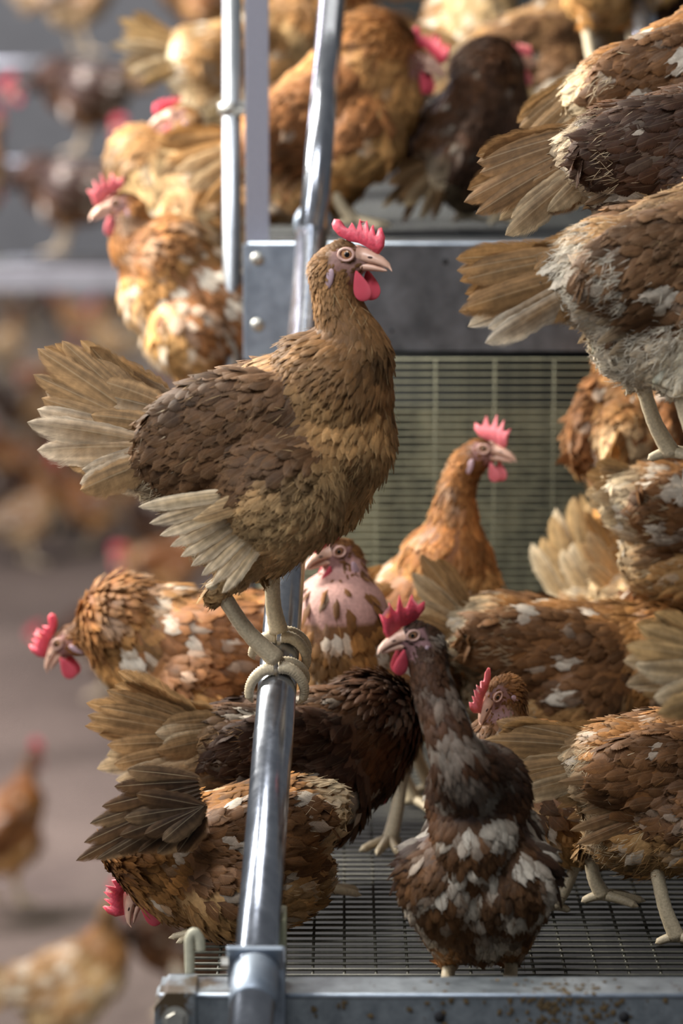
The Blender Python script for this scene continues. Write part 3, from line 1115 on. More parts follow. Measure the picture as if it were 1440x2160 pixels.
    for a, b in thigh:
        bones.append(('thigh', a.lerp(b, 0.25), b, .026))
    bA = np.array([b[1][:] for b in bones]); bB = np.array([b[2][:] for b in bones]); bR = np.array([b[3] for b in bones])
    rotn = np.array(rot); hrn = np.array(hrot)

    def analyse(Pn):
        AB = bB - bA
        L2 = (AB ** 2).sum(1)
        D = Pn[:, None, :] - bA[None]
        t = np.clip((D * AB[None]).sum(2) / L2[None], 0, 1)
        dist = np.linalg.norm(D - AB[None] * t[..., None], axis=2) / bR[None]
        w = 1 / np.maximum(dist, 0.2) ** 7
        flow = np.zeros_like(Pn)
        tl_ = (Pn - np.array(tc0)) @ rotn
        for k, b in enumerate(bones):
            if b[0] == 'trunk':
                f = np.tile(-rotn[:, 0], (len(Pn), 1))
                down = np.clip((tl_[:, 0] + 0.00) / 0.09, 0, 1.0) * 0.9 + np.clip(-tl_[:, 2] / 0.08, 0, 1) * 0.15 + 0.12
                f = f - np.array([0, 0, 1.0])[None] * down[:, None]
            else:
                f = np.tile(AB[k] / np.linalg.norm(AB[k]), (len(Pn), 1))
            flow += f * w[:, k:k + 1]
        idx = dist.argmin(1)
        return flow, idx, tl_, (Pn - np.array(H)) @ hrn

    # body vertex colours -----------------------------------------------
    _, idx, tlv, hlv = analyse(V)
    names = np.array([b[0] for b in bones])
    reg = names[idx]
    vc = np.tile(C_['back'] * 0.8, (len(V), 1))
    vc[reg == 'neck'] = C_['neck'] * 0.75
    vc[reg == 'thigh'] = C_['thigh'] * 0.8
    belly = (reg == 'trunk') & (tlv[:, 2] < -.02)
    vc[belly] = C_['belly'] * 0.8
    face = lambda h: (h[:, 0] > -.007) & (h[:, 2] < .0105 - 0.10 * (h[:, 0] - 0.0)) & (h[:, 2] > -.0235) & (np.abs(h[:, 1]) < .03) & (h[:, 0] < .05)
    fm = face(hlv) & (np.linalg.norm(hlv, axis=1) < 0.042)
    vc[fm] = C_['face']
    crown = (np.linalg.norm(hlv, axis=1) < 0.035) & ~fm
    vc[crown] = C_['neck'] * 0.6
    if bare_neck > 0:
        nk = (reg == 'neck') & (tlv[:, 0] > -1)
        vc[nk] = vc[nk] * (1 - bare_neck) + np.array(lin(196, 150, 140)) * bare_neck
    nbv = len(V)
    geoV = [V]; geoF = list(F); fmat = [0] * len(F); geoC = [vc]
    off = nbv
    shc = np.array(lin(190, 172, 142))
    for lg in legs:
        hk, ft = Vector(lg['hock']), Vector(lg['foot'])
        mid = hk.lerp(ft, 0.5) + Vector((-.002, 0, 0))
        seq = catmull([hk + (hk - ft).normalized() * 0.012, hk, mid, ft + UPZ * 0.008], 20)
        rr = [.0088 - .0018 * math.sin(min(1, i / 20) * PI) + (0.0003 if i % 2 else 0) for i in range(21)]
        parts = [tube_geo(seq, rr, 12)]
        for tp in lg['toes']:
            parts.append(toe_geo(tp, .0060, .0036, n=44))
        for Vt, Ft in parts:
            geoV.append(np.array(Vt)); geoC.append(np.tile(shc, (len(Vt), 1)))
            geoF += [[i + off for i in f] for f in Ft]
            fmat += [1] * len(Ft)
            off += len(Vt)
    me = np_mesh('body', np.vstack(geoV), geoF, True, [M['skin'], M['shank']], None, np.vstack(geoC), fmat)
    link('body', me, None, root)

    # contour feathers ------------------------------------------------------
    Fq = np.array([f if len(f) == 4 else f + [f[-1]] for f in F])
    A, B, Cc, D = V[Fq[:, 0]], V[Fq[:, 1]], V[Fq[:, 2]], V[Fq[:, 3]]
    area = 0.5 * np.linalg.norm(np.cross(Cc - A, D - B), axis=1)
    cen = (A + B + Cc + D) / 4
    nrm = NN[Fq].mean(1)
    nrm /= np.linalg.norm(nrm, axis=1)[:, None] + 1e-9
    flow, idx, tlc, hlc = analyse(cen)
    regc = names[idx]
    Lf = np.full(len(cen), .025); Wf = np.full(len(cen), .0072)
    Lf[regc == 'neck'] = .026; Wf[regc == 'neck'] = .0048
    nearh = np.clip(np.linalg.norm(hlc, axis=1) / 0.07, 0.42, 1.0)
    Lf *= np.where(regc == 'neck', nearh, 1); Wf *= np.where(regc == 'neck', nearh, 1)
    Lf[regc == 'head'] = .0085; Wf[regc == 'head'] = .0026
    Lf[regc == 'thigh'] = .021; Wf[regc == 'thigh'] = .0072
    wing = (regc == 'trunk') & (np.abs(tlc[:, 1]) > .038 * fat) & (tlc[:, 2] > wing_z - .052) & (tlc[:, 2] < wing_z + .060) & (tlc[:, 0] < .055) & wings
    Lf[wing] = .034; Wf[wing] = .0092
    Lf *= feat; Wf *= feat
    facec = face(hlc) & (np.linalg.norm(hlc, axis=1) < 0.042)
    prob = area / (Lf * Wf * 0.42) * dens
    cheek = facec & (hlc[:, 0] < .012) & (hlc[:, 2] < -.008) & (hlc[:, 0] < .008)
    Lf[facec] = .0062; Wf[facec] = .0013
    prob[facec] = np.where(cheek[facec], 0.9, 0.10) * area[facec] / (.0062 * .0013 * .42)
    if bare_neck > 0:
        prob[(regc == 'neck')] *= (1 - bare_neck)
    cnt = np.floor(prob + rng.random(len(prob))).astype(int)
    sel = np.repeat(np.arange(len(cen)), cnt)
    if len(sel):
        a1 = rng.random((len(sel), 1)); a2 = rng.random((len(sel), 1))
        f = Fq[sel]
        p = (V[f[:, 0]] * (1 - a1) + V[f[:, 1]] * a1) * (1 - a2) + (V[f[:, 3]] * (1 - a1) + V[f[:, 2]] * a1) * a2
        nn = nrm[sel]
        fl = flow[sel]
        fl = fl / (np.linalg.norm(fl, axis=1)[:, None] + 1e-9) + rng.normal(0, 0.13, fl.shape)
        fl = fl - nn * (fl * nn).sum(1)[:, None]
        fl /= np.linalg.norm(fl, axis=1)[:, None] + 1e-9
        L = Lf[sel] * rng.uniform(0.75, 1.25, len(sel)); W = Wf[sel] * rng.uniform(0.8, 1.2, len(sel))
        rs = regc[sel]; tt = tlc[sel]; wg = wing[sel]; hh = hlc[sel]
        n_ = len(sel)
        c0 = np.tile(C_['back'], (n_, 1)); c1 = np.tile(C_['tip'], (n_, 1)) * 0.55 + c0 * 0.45
        def mixto(cur, target, w): return cur * (1 - w[:, None]) + target * w[:, None]
        isT = rs == 'trunk'
        wbe = np.where(isT, np.clip((-tt[:, 2] - .012) / .05, 0, 1), 0)
        wbr = np.where(isT, np.clip((tt[:, 0] - .02) / .05, 0, 1), 0)
        wru = np.where(isT, np.clip((-tt[:, 0] - .085) / .04, 0, 1), 0)
        c0 = mixto(c0, C_['breast'], wbr); c0 = mixto(c0, C_['belly'], wbe * 0.9); c0 = mixto(c0, C_['rump'], wru * 0.8)
        c1 = c0 * 0.5 + np.tile(C_['tip'], (n_, 1)) * 0.5
        c1 = mixto(c1, C_['rump'], wru * 0.8)
        k = rs == 'neck'; c0[k] = C_['neck']; c1[k] = C_['neck'] * 0.65 + C_['tip'] * 0.35
        # neck darkens into breast smoothly
        k = rs == 'head'; c0[k] = C_['neck'] * 0.75; c1[k] = C_['neck'] * 0.8 + C_['tip'] * 0.1
        k = rs == 'thigh'; c0[k] = C_['thigh']; c1[k] = C_['thigh'] * 0.6 + C_['tip'] * 0.45
        k = wg; c0[k] = C_['wing'] * 0.80 * wing_dark; c1[k] = (C_['wing'] * 0.80 + C_['tip'] * 0.13) * wing_dark
        br = rng.normal(1, 0.16, (n_, 1)).clip(0.6, 1.5)
        c0 = c0 * br; c1 = c1 * br
        # patches: warmer, darker, and white: moult, plus painted light on the brightly lit hen
        o3 = Vector((seed * 3.1, seed * 1.7, 0))
        big = np.array([noise.noise(Vector(q) * 24 + o3) for q in p])
        pat = np.array([noise.noise(Vector(q) * 42 + o3 * 2) for q in p])
        sh = (1 + np.where(wg, 0.45, 0.9) * big)[:, None]
        c0 = c0 * sh; c1 = c1 * sh
        if white > 0:
            wm_ = np.clip((pat - (0.40 - white * 0.75)) * 3.0 + rng.normal(0, .12, n_), 0, 1) * np.where(rs == 'head', 0, 1) * np.where(rs == 'neck', 0.25, 1)
            c0 = mixto(c0, WHITE, wm_ * 0.85); c1 = mixto(c1, WHITE, wm_ * 0.60)
        tilt = np.where(rs == 'neck', np.where((hh[:, 0] < -.004) & (hh[:, 2] > -.07), 0.40, 0.20), 0.20) + rng.uniform(-0.05, 0.10, n_) + tilt_add
        tilt = np.where(rs == 'head', 0.12, tilt)
        curl = np.where(rs == 'trunk', 5.0, 9.0)
        Vf, UVf, Cf, Ff = feather_cards(p, nn, fl, L, W, tilt, curl, c0.clip(0, 1), c1.clip(0, 1), rows, rng)
        packs = [(Vf, UVf, Cf, Ff)]
        # down and loose barbs
        nfl = int(fluff)
        if nfl > 0:
            wgt = area * (np.where(regc == 'thigh', 0.7, 0) + np.where((regc == 'trunk') & (tlc[:, 0] < -.085), 1.6, 0)
                          + np.where((regc == 'trunk') & (tlc[:, 2] < -.03), 0.7, 0) + 0.03) * np.where(facec, 0, 1)
            s2 = rng.choice(len(cen), nfl, p=wgt / wgt.sum())
            nn2 = nrm[s2]; fl2 = flow[s2] / (np.linalg.norm(flow[s2], axis=1)[:, None] + 1e-9) + rng.normal(0, 0.35, (nfl, 3))
            fl2 -= nn2 * (fl2 * nn2).sum(1)[:, None]
            fl2 /= np.linalg.norm(fl2, axis=1)[:, None] + 1e-9
            rump = ((regc[s2] == 'trunk') & (tlc[s2][:, 0] < -.05))[:, None]
            und = (regc[s2] == 'thigh')[:, None] | ((regc[s2] == 'trunk') & (tlc[s2][:, 2] < -.03))[:, None]
            cc = np.where(rump, C_['rump'], np.where(und, C_['belly'], C_['tip'])) * rng.uniform(0.8, 1.15, (nfl, 1))
            L2_ = rng.uniform(.008, .020, nfl); W2_ = np.full(nfl, .00032)
            pk = feather_cards(cen[s2] + nn2 * 0.002, nn2, fl2, L2_, W2_, rng.uniform(0.1, 0.6, nfl), rng.uniform(4, 22, nfl), cc.clip(0, 1), cc.clip(0, 1), 3, rng)
            packs.append(pk)
        o_ = 0
        VV, UU, CC, FF = [], [], [], []
        for a in packs:
            VV.append(a[0]); UU.append(a[1]); CC.append(a[2]); FF.append(a[3] + o_)
            o_ += len(a[0])
        pm = np_mesh('plumage', np.vstack(VV), np.vstack(FF), True, [M['feather']], np.vstack(UU), np.vstack(CC))
        po = link('plumage', pm, None, root)
        po['kind'] = 'stuff'

    # tail -------------------------------------------------------------------
    if tail is not None:
        n = tail.get('n', 12)
        L = tail.get('L', .115); W = tail.get('W', .0145)
        e0, e1 = tail.get('top', 48), tail.get('bottom', -4)
        sp = tail.get('splay', 9)
        tms = [flight_template('tail_feather', L, W, C_['tail'] * rg.uniform(0.75, 1.0), C_['tail2'] if j > 0 else C_['tail'] * 1.15, seed * 10 + j,
                               curve=0.10, fray=tail.get('fray', 0.14)) for j in range(3)]
        base = tw(-.112 * tl, 0, tail.get('z', .040))
        half = n // 2
        for s in (1, -1):
            for i in range(half):
                t = i / max(1, half - 1)
                el = R(e0 + (e1 - e0) * t + rg.uniform(-5, 5))
                sy = R(sp * (0.25 + 1.0 * t) + rg.uniform(-2, 2) + tail.get('yaw', 0) * s)
                d = Vector((-math.cos(el) * math.cos(sy), s * math.sin(sy), math.sin(el)))
                d = rot @ d
                nz = (rot @ Vector((0, s * 1.0, 0.35 * (1 - t)))).normalized()
                y = nz.cross(d).normalized() * (-s)
                y = nz.cross(d).normalized()
                z = d.cross(y)
                m = Matrix((d, y, z)).transposed().to_4x4()
                m.translation = base + rot @ Vector((0.004 * t, s * (0.006 + .007 * t), .012 - .030 * t)) + axl * s * 0.0015 * i
                ls = rg.uniform(0.84, 1.06) * (tail.get('ends', 0.84) + (1 - tail.get('ends', 0.84)) * math.sin(min(1, t * 1.15 + .05) * PI) ** 0.7)
                o = link('tail_feather', tms[(i + (2 if t > 0.6 else 0)) % 3 if not (t < 0.35) else 0], None, root)
                o.matrix_local = m @ Matrix.Diagonal((ls, rg.uniform(0.9, 1.1), 1, 1))
        # shorter coverts over the roots of the tail feathers
        if n >= 12:
            for s in (1, -1):
                for i in range(8):
                    t = i / 7
                    el = R(e0 - 20 + (e1 - e0 + 14) * t + rg.uniform(-6, 6)); sy = R(sp * 1.3 + rg.uniform(-4, 4))
                    d = rot @ Vector((-math.cos(el) * math.cos(sy), s * math.sin(sy), math.sin(el)))
                    nz = (rot @ Vector((0, s * 1.0, 0.35 * (1 - t)))).normalized()
                    y = nz.cross(d).normalized(); z = d.cross(y)
                    m = Matrix((d, y, z)).transposed().to_4x4()
                    m.translation = base + rot @ Vector((0.022, s * (.012 + .006 * t), .020 - .045 * t)) + axl * s * 0.001 * i
                    o = link('tail_covert', tms[i % 3], None, root)
                    o.matrix_local = m @ Matrix.Diagonal((rg.uniform(.48, .66), rg.uniform(.8, 1.0), 1, 1))
    # flight feathers -------------------------------------------------------
    if flight == 'folded':
        fmts = [flight_template('wing_feather', .105, .0095, C_['wing'] * 0.8, C_['flight'] * 0.8, seed * 10 + 5 + j, curve=0.05) for j in range(2)]
        for s in (1, -1):
            for i in range(5):
                t = i / 4
                a = tw(-.030 - .012 * t, s * (.060 - .004 * t), .024 - .042 * t)
                d = (rot @ Vector((-1, -s * 0.20, 0.02 - 0.30 * t))).normalized()
                nz = rot @ Vector((0.0, s, 0.12))
                y = nz.cross(d).normalized(); z = d.cross(y)
                m = Matrix((d, y, z)).transposed().to_4x4(); m.translation = a
                o = link('wing_feather', fmts[i % 2], None, root)
                o.matrix_local = m @ Matrix.Diagonal((rg.uniform(0.85, 1.05) * (1 - .15 * t), 1, 1, 1))
    elif flight == 'wedge':
        inv = Matrix.Rotation(-yaw, 3, 'Z')
        tips = [(268, 1622), (240, 1650), (212, 1688), (190, 1728), (172, 1768), (157, 1806), (196, 1800), (238, 1794), (284, 1792), (330, 1796), (372, 1798),
                (290, 1670), (262, 1715), (250, 1755), (300, 1750), (340, 1765)]
        for i, (qx, qy) in enumerate(tips):
            t = min(1, i / 10)
            a = P(415 + 14 * t, 1640 + 85 * t, 3.42) if i < 11 else P(430, 1700, 3.41)
            b = P(qx + rg.uniform(-4, 4), qy + rg.uniform(-4, 4), 3.40 + .0015 * (i % 11) - (.006 if i > 10 else 0))
            a, b = (inv @ (a - Vector(pos))) / scale, (inv @ (b - Vector(pos))) / scale
            d = b - a
            tm = flight_template('wing_feather', d.length, .0165, np.array(lin(52, 37, 27)), np.array(lin(120, 90, 60) if i % 3 else lin(150, 122, 90)), seed * 30 + i, curve=0.05, fray=.15)
            d.normalize()
            nz = inv @ Vector((0, -1, .1))
            y = nz.cross(d).normalized(); z = d.cross(y)
            m = Matrix((d, y, z)).transposed().to_4x4(); m.translation = a
            o = link('wing_feather', tm, None, root)
            o.matrix_local = m
    elif flight:
        for (a, b, w, cin, cout) in flight:
            a, b = Vector(a), Vector(b)
            tm = flight_template('wing_feather', (b - a).length, w, np.array(cin), np.array(cout), rg.randint(0, 9999), rows=26, curve=0.04, fray=0.10)
            d = (b - a).normalized()
            s = 1 if a.y > 0 else -1
            nz = Vector((0, s, 0.15))
            y = nz.cross(d).normalized(); z = d.cross(y)
            m = Matrix((d, y, z)).transposed().to_4x4(); m.translation = a
            o = link('wing_feather', tm, None, root)
            o.matrix_local = m

    # head parts -------------------------------------------------------------
    if headful:
        HM = Matrix.Translation(H) @ hrot.to_4x4()
        def hp_(nm, me_, loc, sc=(1, 1, 1), rx=None, par=root, lab=None):
            o = link(nm, me_, None, par)
            m = Matrix.Translation(loc) @ (rx.to_4x4() if rx else Matrix.Identity(4)) @ Matrix.Diagonal((*sc, 1))
            o.matrix_local = (HM @ m) if par is root else m
            if lab: o['label'] = lab
            return o
        hp_('comb', comb_mesh(comb, comb_s, lean, M[comb_mat]), (0, 0, 0))
        hp_('upper_beak', SH['beak_u'], (0, 0, 0))
        hp_('lower_beak', SH['beak_l'], (0, 0, 0))
        wt = SH['wattle_pale'] if comb_mat == 'comb_pale' else SH['wattle']
        for s in (1, -1):
            hp_('wattle', wt, (.019 + (.003 if s > 0 else 0), s * .0072, -.0240), (.0115 * comb_s, .0030, .0140 * comb_s), Matrix.Rotation(R(8 * -s), 3, 'X') @ Matrix.Rotation(R(-14), 3, 'Y'))
            hp_('ear_lobe', SH['lobe'], (-.0060, s * .0190, -.0175), (.0042, .0022, .0105), Matrix.Rotation(R(22), 3, 'Y') @ Matrix.Rotation(R(-10 * s), 3, 'X'))
            ey = hp_('eye', SH['eye'], (.0085, s * .0104, .0038), (.0052, .0042, .0052), Matrix.Rotation(R(-s * 8), 3, 'Z'))
            pu = link('pupil', SH['pupil'], None, ey)
            pu.matrix_local = Matrix.Translation((0.08, s * 0.80, 0)) @ Matrix.Diagonal((.50, .26, .50, 1))
            hp_('eyelid', SH['lid'], (.0085, s * .0134, .0038), (1.0, 1, .96), Matrix.Rotation(R(-s * 8), 3, 'Z'))
            if eye_detail:
                hp_('nostril', SH['nostril'], (.0285, s * .0062, .0005), (.0028, .0010, .0011), Matrix.Rotation(R(12), 3, 'Y') @ Matrix.Rotation(R(-s * 18), 3, 'Z'))
    return root


def to_local(root_pos, yaw, p):
    d = Vector(p) - Vector(root_pos)
    return Matrix.Rotation(-yaw, 3, 'Z') @ d


def grip_toes(root_pos, yaw, c, a, rad, right=((0.000, 0.002, 125), (-0.012, -0.014, 118)), left=((0.004, 0.006, 108),), up=None):
    """toes closed around a round bar: c point on its axis, a its direction; angles from the top of the bar"""
    a = Vector(a).normalized()
    n = (UPZ - a * a.z).normalized()
    r = a.cross(n) * 1.0
    if r.x < 0: r = -r
    rr = rad + 0.0056
    out = []
    for lst, s in ((right, 1), (left, -1)):
        for o0, o1, ang in lst:
            path = []
            for k in range(7):
                t = k / 6
                th = R(6 + (ang - 6) * t) * s
                q = rr + (0.0015 if 0 < k < 6 else 0)
                path.append(c + a * (o0 + (o1 - o0) * t * 1.0) + n * (math.cos(th) * q) + r * (math.sin(th) * q))
            out.append([to_local(root_pos, yaw, p) for p in path])
    return out


# ================================================================== the flock
# ---- the hen on the pipe
axp = (pb - pa).normalized()
nup = (UPZ - axp * axp.z).normalized()
cN = at_pipe(1452)                 # axis point under the near foot
cF = at_pipe(1392)
root_p = cN + nup * r_low
yw = R(-14)
tn = grip_toes(root_p, yw, cN, axp, r_low, right=((0.000, -0.004, 128), (0.006, 0.020, 115)), left=((-0.002, -0.010, 112),))
tf = grip_toes(root_p, yw, cF, axp, r_low, right=((0.004, 0.000, 128), (0.010, 0.018, 118)), left=((0.003, 0.006, 100), ))
fN = to_local(root_p, yw, cN + nup * (r_low + 0.004))
fF = to_local(root_p, yw, cF + nup * (r_low + 0.004))
c_a, c_b, c_c = lin(214, 190, 150), lin(240, 226, 200), lin(150, 118, 82)
fl = []
for i in range(9):
    t = i / 8
    a = Vector((-.012 + .030 * t, -.070 + .006 * t, .172 - .022 * t))
    tip = Vector((-.108 + .070 * t, -.070 + .010 * t, .160 - .078 * t ** 0.8))
    fl.append((a, tip, .0088, lin(176, 146, 104) if i % 2 else lin(200, 172, 130), c_b))
for i in range(4):
    t = i / 3
    fl.append((Vector((.035 - .03 * t, -.079, .178 - .012 * t)), Vector((-.035 - .02 * t, -.082, .166 - .016 * t)), .0085, lin(168, 132, 90), lin(214, 186, 142)))
for i in range(4):
    fl.append((Vector((-.02, .070, .165 - .01 * i)), Vector((-.10 + .02 * i, .070, .150 - .02 * i)), .0088, c_a, c_b))
hen(('light brown hen standing on the sloping shiny pipe, tail fanned to the left', None), root_p, yw, 'brown',
    h0=.200, pitch=24, head=(.062, -.004, .372), hyaw=-8, hpitch=2, neck_mid=[(.072, 0, .288), (.058, 0, .328)], wing_z=.032, wing_dark=.78,
    tail=dict(n=28, L=.130, W=.0185, top=74, bottom=4, splay=6, fray=0.2, ends=.66, z=.052), flight=fl,
    legs=[dict(hock=(-.012, .030, .088), foot=fF, toes=tf, side=1), dict(hock=(-.043, -.030, .076), foot=fN, toes=tn, side=-1)],
    scale=1.0, trunk_len=.82, seed=7, white=0, dens=2.2, feat=.88, comb='main', lean=0.12, voxel=0.0045, rows=5, fluff=3500, neck_r=0.98)

G = 'brown hens crowding on the aviary tiers'
T0 = FLOOR1 + 0.001


def TH(label, px, d, z, yaw, **kw):
    p = on_level(px, d, z)
    return hen((label, G), p, R(yaw), **kw)


STD = dict(n=10, L=.11, W=.015, top=40, bottom=-5)
# front-centre speckled dark hen, facing the camera
TH('dark hen with white flecks facing the camera, tall red comb, right of the pipe', 1010, 3.32, T0, -97, fat=.88, scale=.80, pal='dark', h0=.150, pitch=46, hockz=.035, pants=.014,
   head=(.066, -.064, .400), hyaw=-58, hpitch=-6, neck_mid=[(.098, -.013, .270), (.079, -.044, .345)], tail=STD, flight='folded', seed=11, white=.48,
   comb='tall', comb_s=1.02, lean=0.1, fluff=1200, dens=1.5, legs='ground', rows=5, voxel=.005, trunk_len=0.92)
# middle hen in profile
TH('rust hen with upright neck and pale pink comb looking right, before the mesh', 880, 4.08, T0, -22, pal='rust', h0=.215, pitch=44,
   head=(.080, 0, .432), hyaw=-4, hpitch=0, tail=STD, flight='folded', seed=12, white=.08, comb='tall', comb_s=.9, comb_mat='comb_pale', fluff=400, dens=1.2)
# orange hen left, head low
TH('orange hen with lowered head left of the perched hen\'s feet', 432, 3.97, T0, 176, pal='rust', h0=.205, pitch=2,
   head=(.165, -.02, .215), hyaw=-5, hpitch=-45, tail=STD, flight='folded', seed=13, white=.26, comb='main', comb_s=1.05, fluff=500, dens=1.2, trunk_len=1.15)
# tail-up hen behind the pipe, lower left
TH('dark bodied hen with raised buff fanned tail directly behind the lower pipe', 640, 3.68, T0, 20, scale=.86, pal='dusky', h0=.150, pitch=4,
   head=(.12, .07, .12), hyaw=50, hpitch=-50, tail=dict(n=14, L=.140, W=.020, top=36, bottom=-6), flight='folded', seed=14, white=.10, fluff=900, dens=1.3, rows=5)
# hen with the head hanging and wing spread at the left edge
TH('hen stretching a dark pointed wing out to the left, red comb hanging down', 478, 3.52, T0, 186, scale=.80, pal='mid', h0=.092, pitch=-12,
   head=(.098, -.02, .050), hyaw=20, hpitch=-60, neck_mid=[(.108, -.02, .082)], tail=None, flight='wedge',
   seed=15, white=.1, comb='main', comb_s=1.15, fluff=300)
# dark rump right of pipe
# bare-necked hen behind the perched hen's feet
TH('bare mauve necked hen between the pipe and the flecked dark hen', 762, 3.88, T0, -118, scale=.93, pal='mid', h0=.185, pitch=34,
   head=(.050, 0, .328), hyaw=-30, hpitch=-5, neck_r=.85, bare_neck=.85, tail=STD, flight='folded', seed=17, white=.35, comb='small', fluff=400)
# right group, lower
TH('brown hen walking right on the wire floor, grey brown tail, pale legs in view', 1440, 3.50, T0, 4, trunk_len=.82, pal='mid', h0=.168, pitch=6,
   head=(.20, 0, .18), hyaw=0, hpitch=-30, tail=dict(n=12, L=.115, W=.018, top=18, bottom=-4, splay=5), flight='folded', seed=18, white=.10, fluff=2500, dens=1.3, rows=5,
   legs=[dict(hock=(-.095, .03, .085), foot=(-.080, .035, .030), toes=ground_toes((-.080, .035, .028)), side=1),
         dict(hock=(-.035, -.035, .085), foot=(-.012, -.035, 0), toes=ground_toes((-.012, -.035, 0), 0), side=-1)])
TH('brown hen with a white downy rump facing right behind the flecked dark hen', 1215, 3.92, T0, 4, pal='mid', h0=.200, pitch=-6,
   head=(.19, 0, .18), hyaw=0, hpitch=-30, tail=dict(n=10, L=.09, W=.017, top=55, bottom=25), flight='folded', seed=19, white=.14, fluff=1500, dens=1.2, trunk_len=1.2)
TH('pale red combed hen peering out low, just right of the flecked dark hen\'s neck', 1180, 3.62, T0, -165, scale=.76, pal='mid', h0=.150, pitch=10,
   head=(.085, 0, .275), hyaw=25, hpitch=-45, tail=None, flight='folded', seed=20, white=.2, comb='main', comb_s=1.1, comb_mat='comb_pale', fluff=200)
TH('orange brown hen lying low at the right edge below the pale rumped hen', 1500, 4.14, T0, 8, pal='rust', h0=.225, pitch=4,
   head=(.18, 0, .30), hyaw=0, hpitch=-10, tail=dict(n=8, L=.10, W=.016, top=80, bottom=50), flight='folded', seed=21, white=.10, fluff=400)
TH('hen whose striped buff tail stands straight up in front of the mesh', 1345, 4.20, T0, -35, pal='buff', h0=.130, pitch=-28,
   head=(.14, 0, .08), hyaw=0, hpitch=-60, tail=dict(n=12, L=.125, W=.020, top=62, bottom=30), flight='folded', seed=22, white=.1, fluff=400)
TH('rust and orange hen seen from behind, under the downy rumped hen at right', 1335, 4.18, T0 + .20, 78, pal='rust', h0=.220, pitch=28,
   head=(.12, 0, .34), hyaw=0, hpitch=0, tail=dict(n=8, L=.09, W=.017, top=35, bottom=0), flight='folded', seed=23, white=.12, fluff=500)
TH('pale bellied hen at the right edge, below the perching claws', 1520, 3.92, T0 + .14, 10, pal='mid', h0=.200, pitch=-4,
   head=(.13, -.02, .22), hyaw=0, hpitch=-60, tail=dict(n=8, L=.055, W=.015, top=15, bottom=-10), flight='folded', seed=24, white=.35, fluff=1200)
# right foreground, upper, standing on perches outside the frame
for (lab, px, py, d, kw) in (
    ('ragged buff tailed hen with white downy underside reaching in beside the deep beam', 1470, 985, 3.34,
     dict(yaw=10, pal='downy', h0=.185, pitch=18, head=(.20, 0, .36), tail=dict(n=14, L=.115, W=.017, top=12, bottom=-4, splay=5, ends=.9), seed=31, scale=.95, white=.12, fluff=9000, dens=1.7, rows=5)),
    ('hen with a dark folded wing over a broad pale tail, above the downy rumped hen', 1490, 690, 3.52,
     dict(yaw=-6, pal='dark', h0=.165, pitch=14, head=(.20, 0, .34), tail=dict(n=14, L=.125, W=.018, top=0, bottom=-18, splay=5), seed=32, scale=.95, white=.10, fluff=4000, dens=1.6, rows=5)),
    ('topmost of the three hens reaching in at the upper right edge', 1470, 500, 3.72,
     dict(yaw=-4, pal='mid', h0=.175, pitch=24, head=(.20, 0, .34), tail=dict(n=10, L=.10, W=.017, top=-5, bottom=-30), seed=33, white=.12, fluff=1500, dens=1.3)),
):
    yaw_ = kw.pop('yaw')
    fp = P(px, py, d)
    hen((lab, G), fp, R(yaw_), hyaw=0, hpitch=0, flight='folded', **kw)
    perch({31: 'lowest right perch tube under the downy rumped hen', 32: 'middle right perch tube under the dark winged hen',
           33: 'upper right perch tube under the topmost reaching hen'}[kw['seed']], fp + Vector((-.012, 0, -.0155)), fp + Vector((.5, 0, -.0155)))

# lit hens left of the upright tube
pl = P(430, 935, 4.45)
perch('perch tube under the brightly lit orange hen, hidden behind the perched hen', pl + Vector((-.075, 0, -.016)), pl + Vector((.10, 0, -.016)))
hen(('brightly lit orange hen with pink comb looking left beside the thin zinc tube', G), pl, R(188), 'rust', h0=.175, pitch=34,
    head=(.108, 0, .318), hyaw=6, hpitch=-14, neck_mid=[(.100, 0, .262)], tail=STD, flight='folded', seed=41, white=.5, comb='tall', comb_s=.95, comb_mat='comb_pale', fluff=600, dens=1.2)  # high white share paints the strong lamp light into the plumage
pl2 = P(440, 610, 4.75)
perch('perch tube under the pale brown hen with the red comb', pl2 + Vector((-.05, 0, -.016)), pl2 + Vector((.12, 0, -.016)))
hen(('pale brown hen with red comb, just above the brightly lit orange hen', G), pl2, R(170), 'buff', h0=.135, pitch=8,
    head=(.040, 0, .245), hyaw=18, hpitch=-8, neck_mid=[(.06, 0, .19)], tail=STD, flight='folded', seed=42, white=.4, comb='small', comb_s=1.15, fluff=400, trunk_len=1.15)
TU = UPPER + 0.001
TH('fluffy cream and brown hen seen behind the thin zinc tube near the top', 520, 5.2, TU, 30, pal='buff', h0=.20, pitch=10, head=(.12, 0, .33), tail=STD,
   flight='folded', seed=43, white=.3)
TH('big rust hen with red comb standing high behind the sloping pipe', 705, 4.52, TU, 8, scale=.96, pal='rust', h0=.135, pitch=36,
   head=(.098, -.01, .205), hyaw=-35, hpitch=-15, tail=STD, flight='folded', seed=44, white=.02, comb='main', comb_s=1.15, fluff=300, dens=1.2, neck_r=1.1)
TH('rust brown hen cut off by the top edge behind the sloping pipe', 640, 5.65, TU + .12, 200, pal='rust', h0=.19, pitch=12, head=(.16, 0, .3), tail=STD, flight='folded', seed=45, white=.1)
TH('tall dark brown hen turned away with a pink comb above the deep beam', 1000, 4.56, TU, 50, scale=.78, pal='dark', h0=.145, pitch=48,
   head=(.075, -.012, .245), hyaw=-25, hpitch=5, tail=STD, flight='folded', seed=46, white=.04, comb='small', comb_s=1.2, comb_mat='comb_pale', neck_r=1.4)
TH('pale bellied hen stretching up at the top centre behind the dark brown hen', 1000, 5.3, TU, -80, pal='buff', h0=.26, pitch=30, head=(.09, 0, .42), tail=STD,
   flight='folded', seed=47, white=.28, fluff=600)
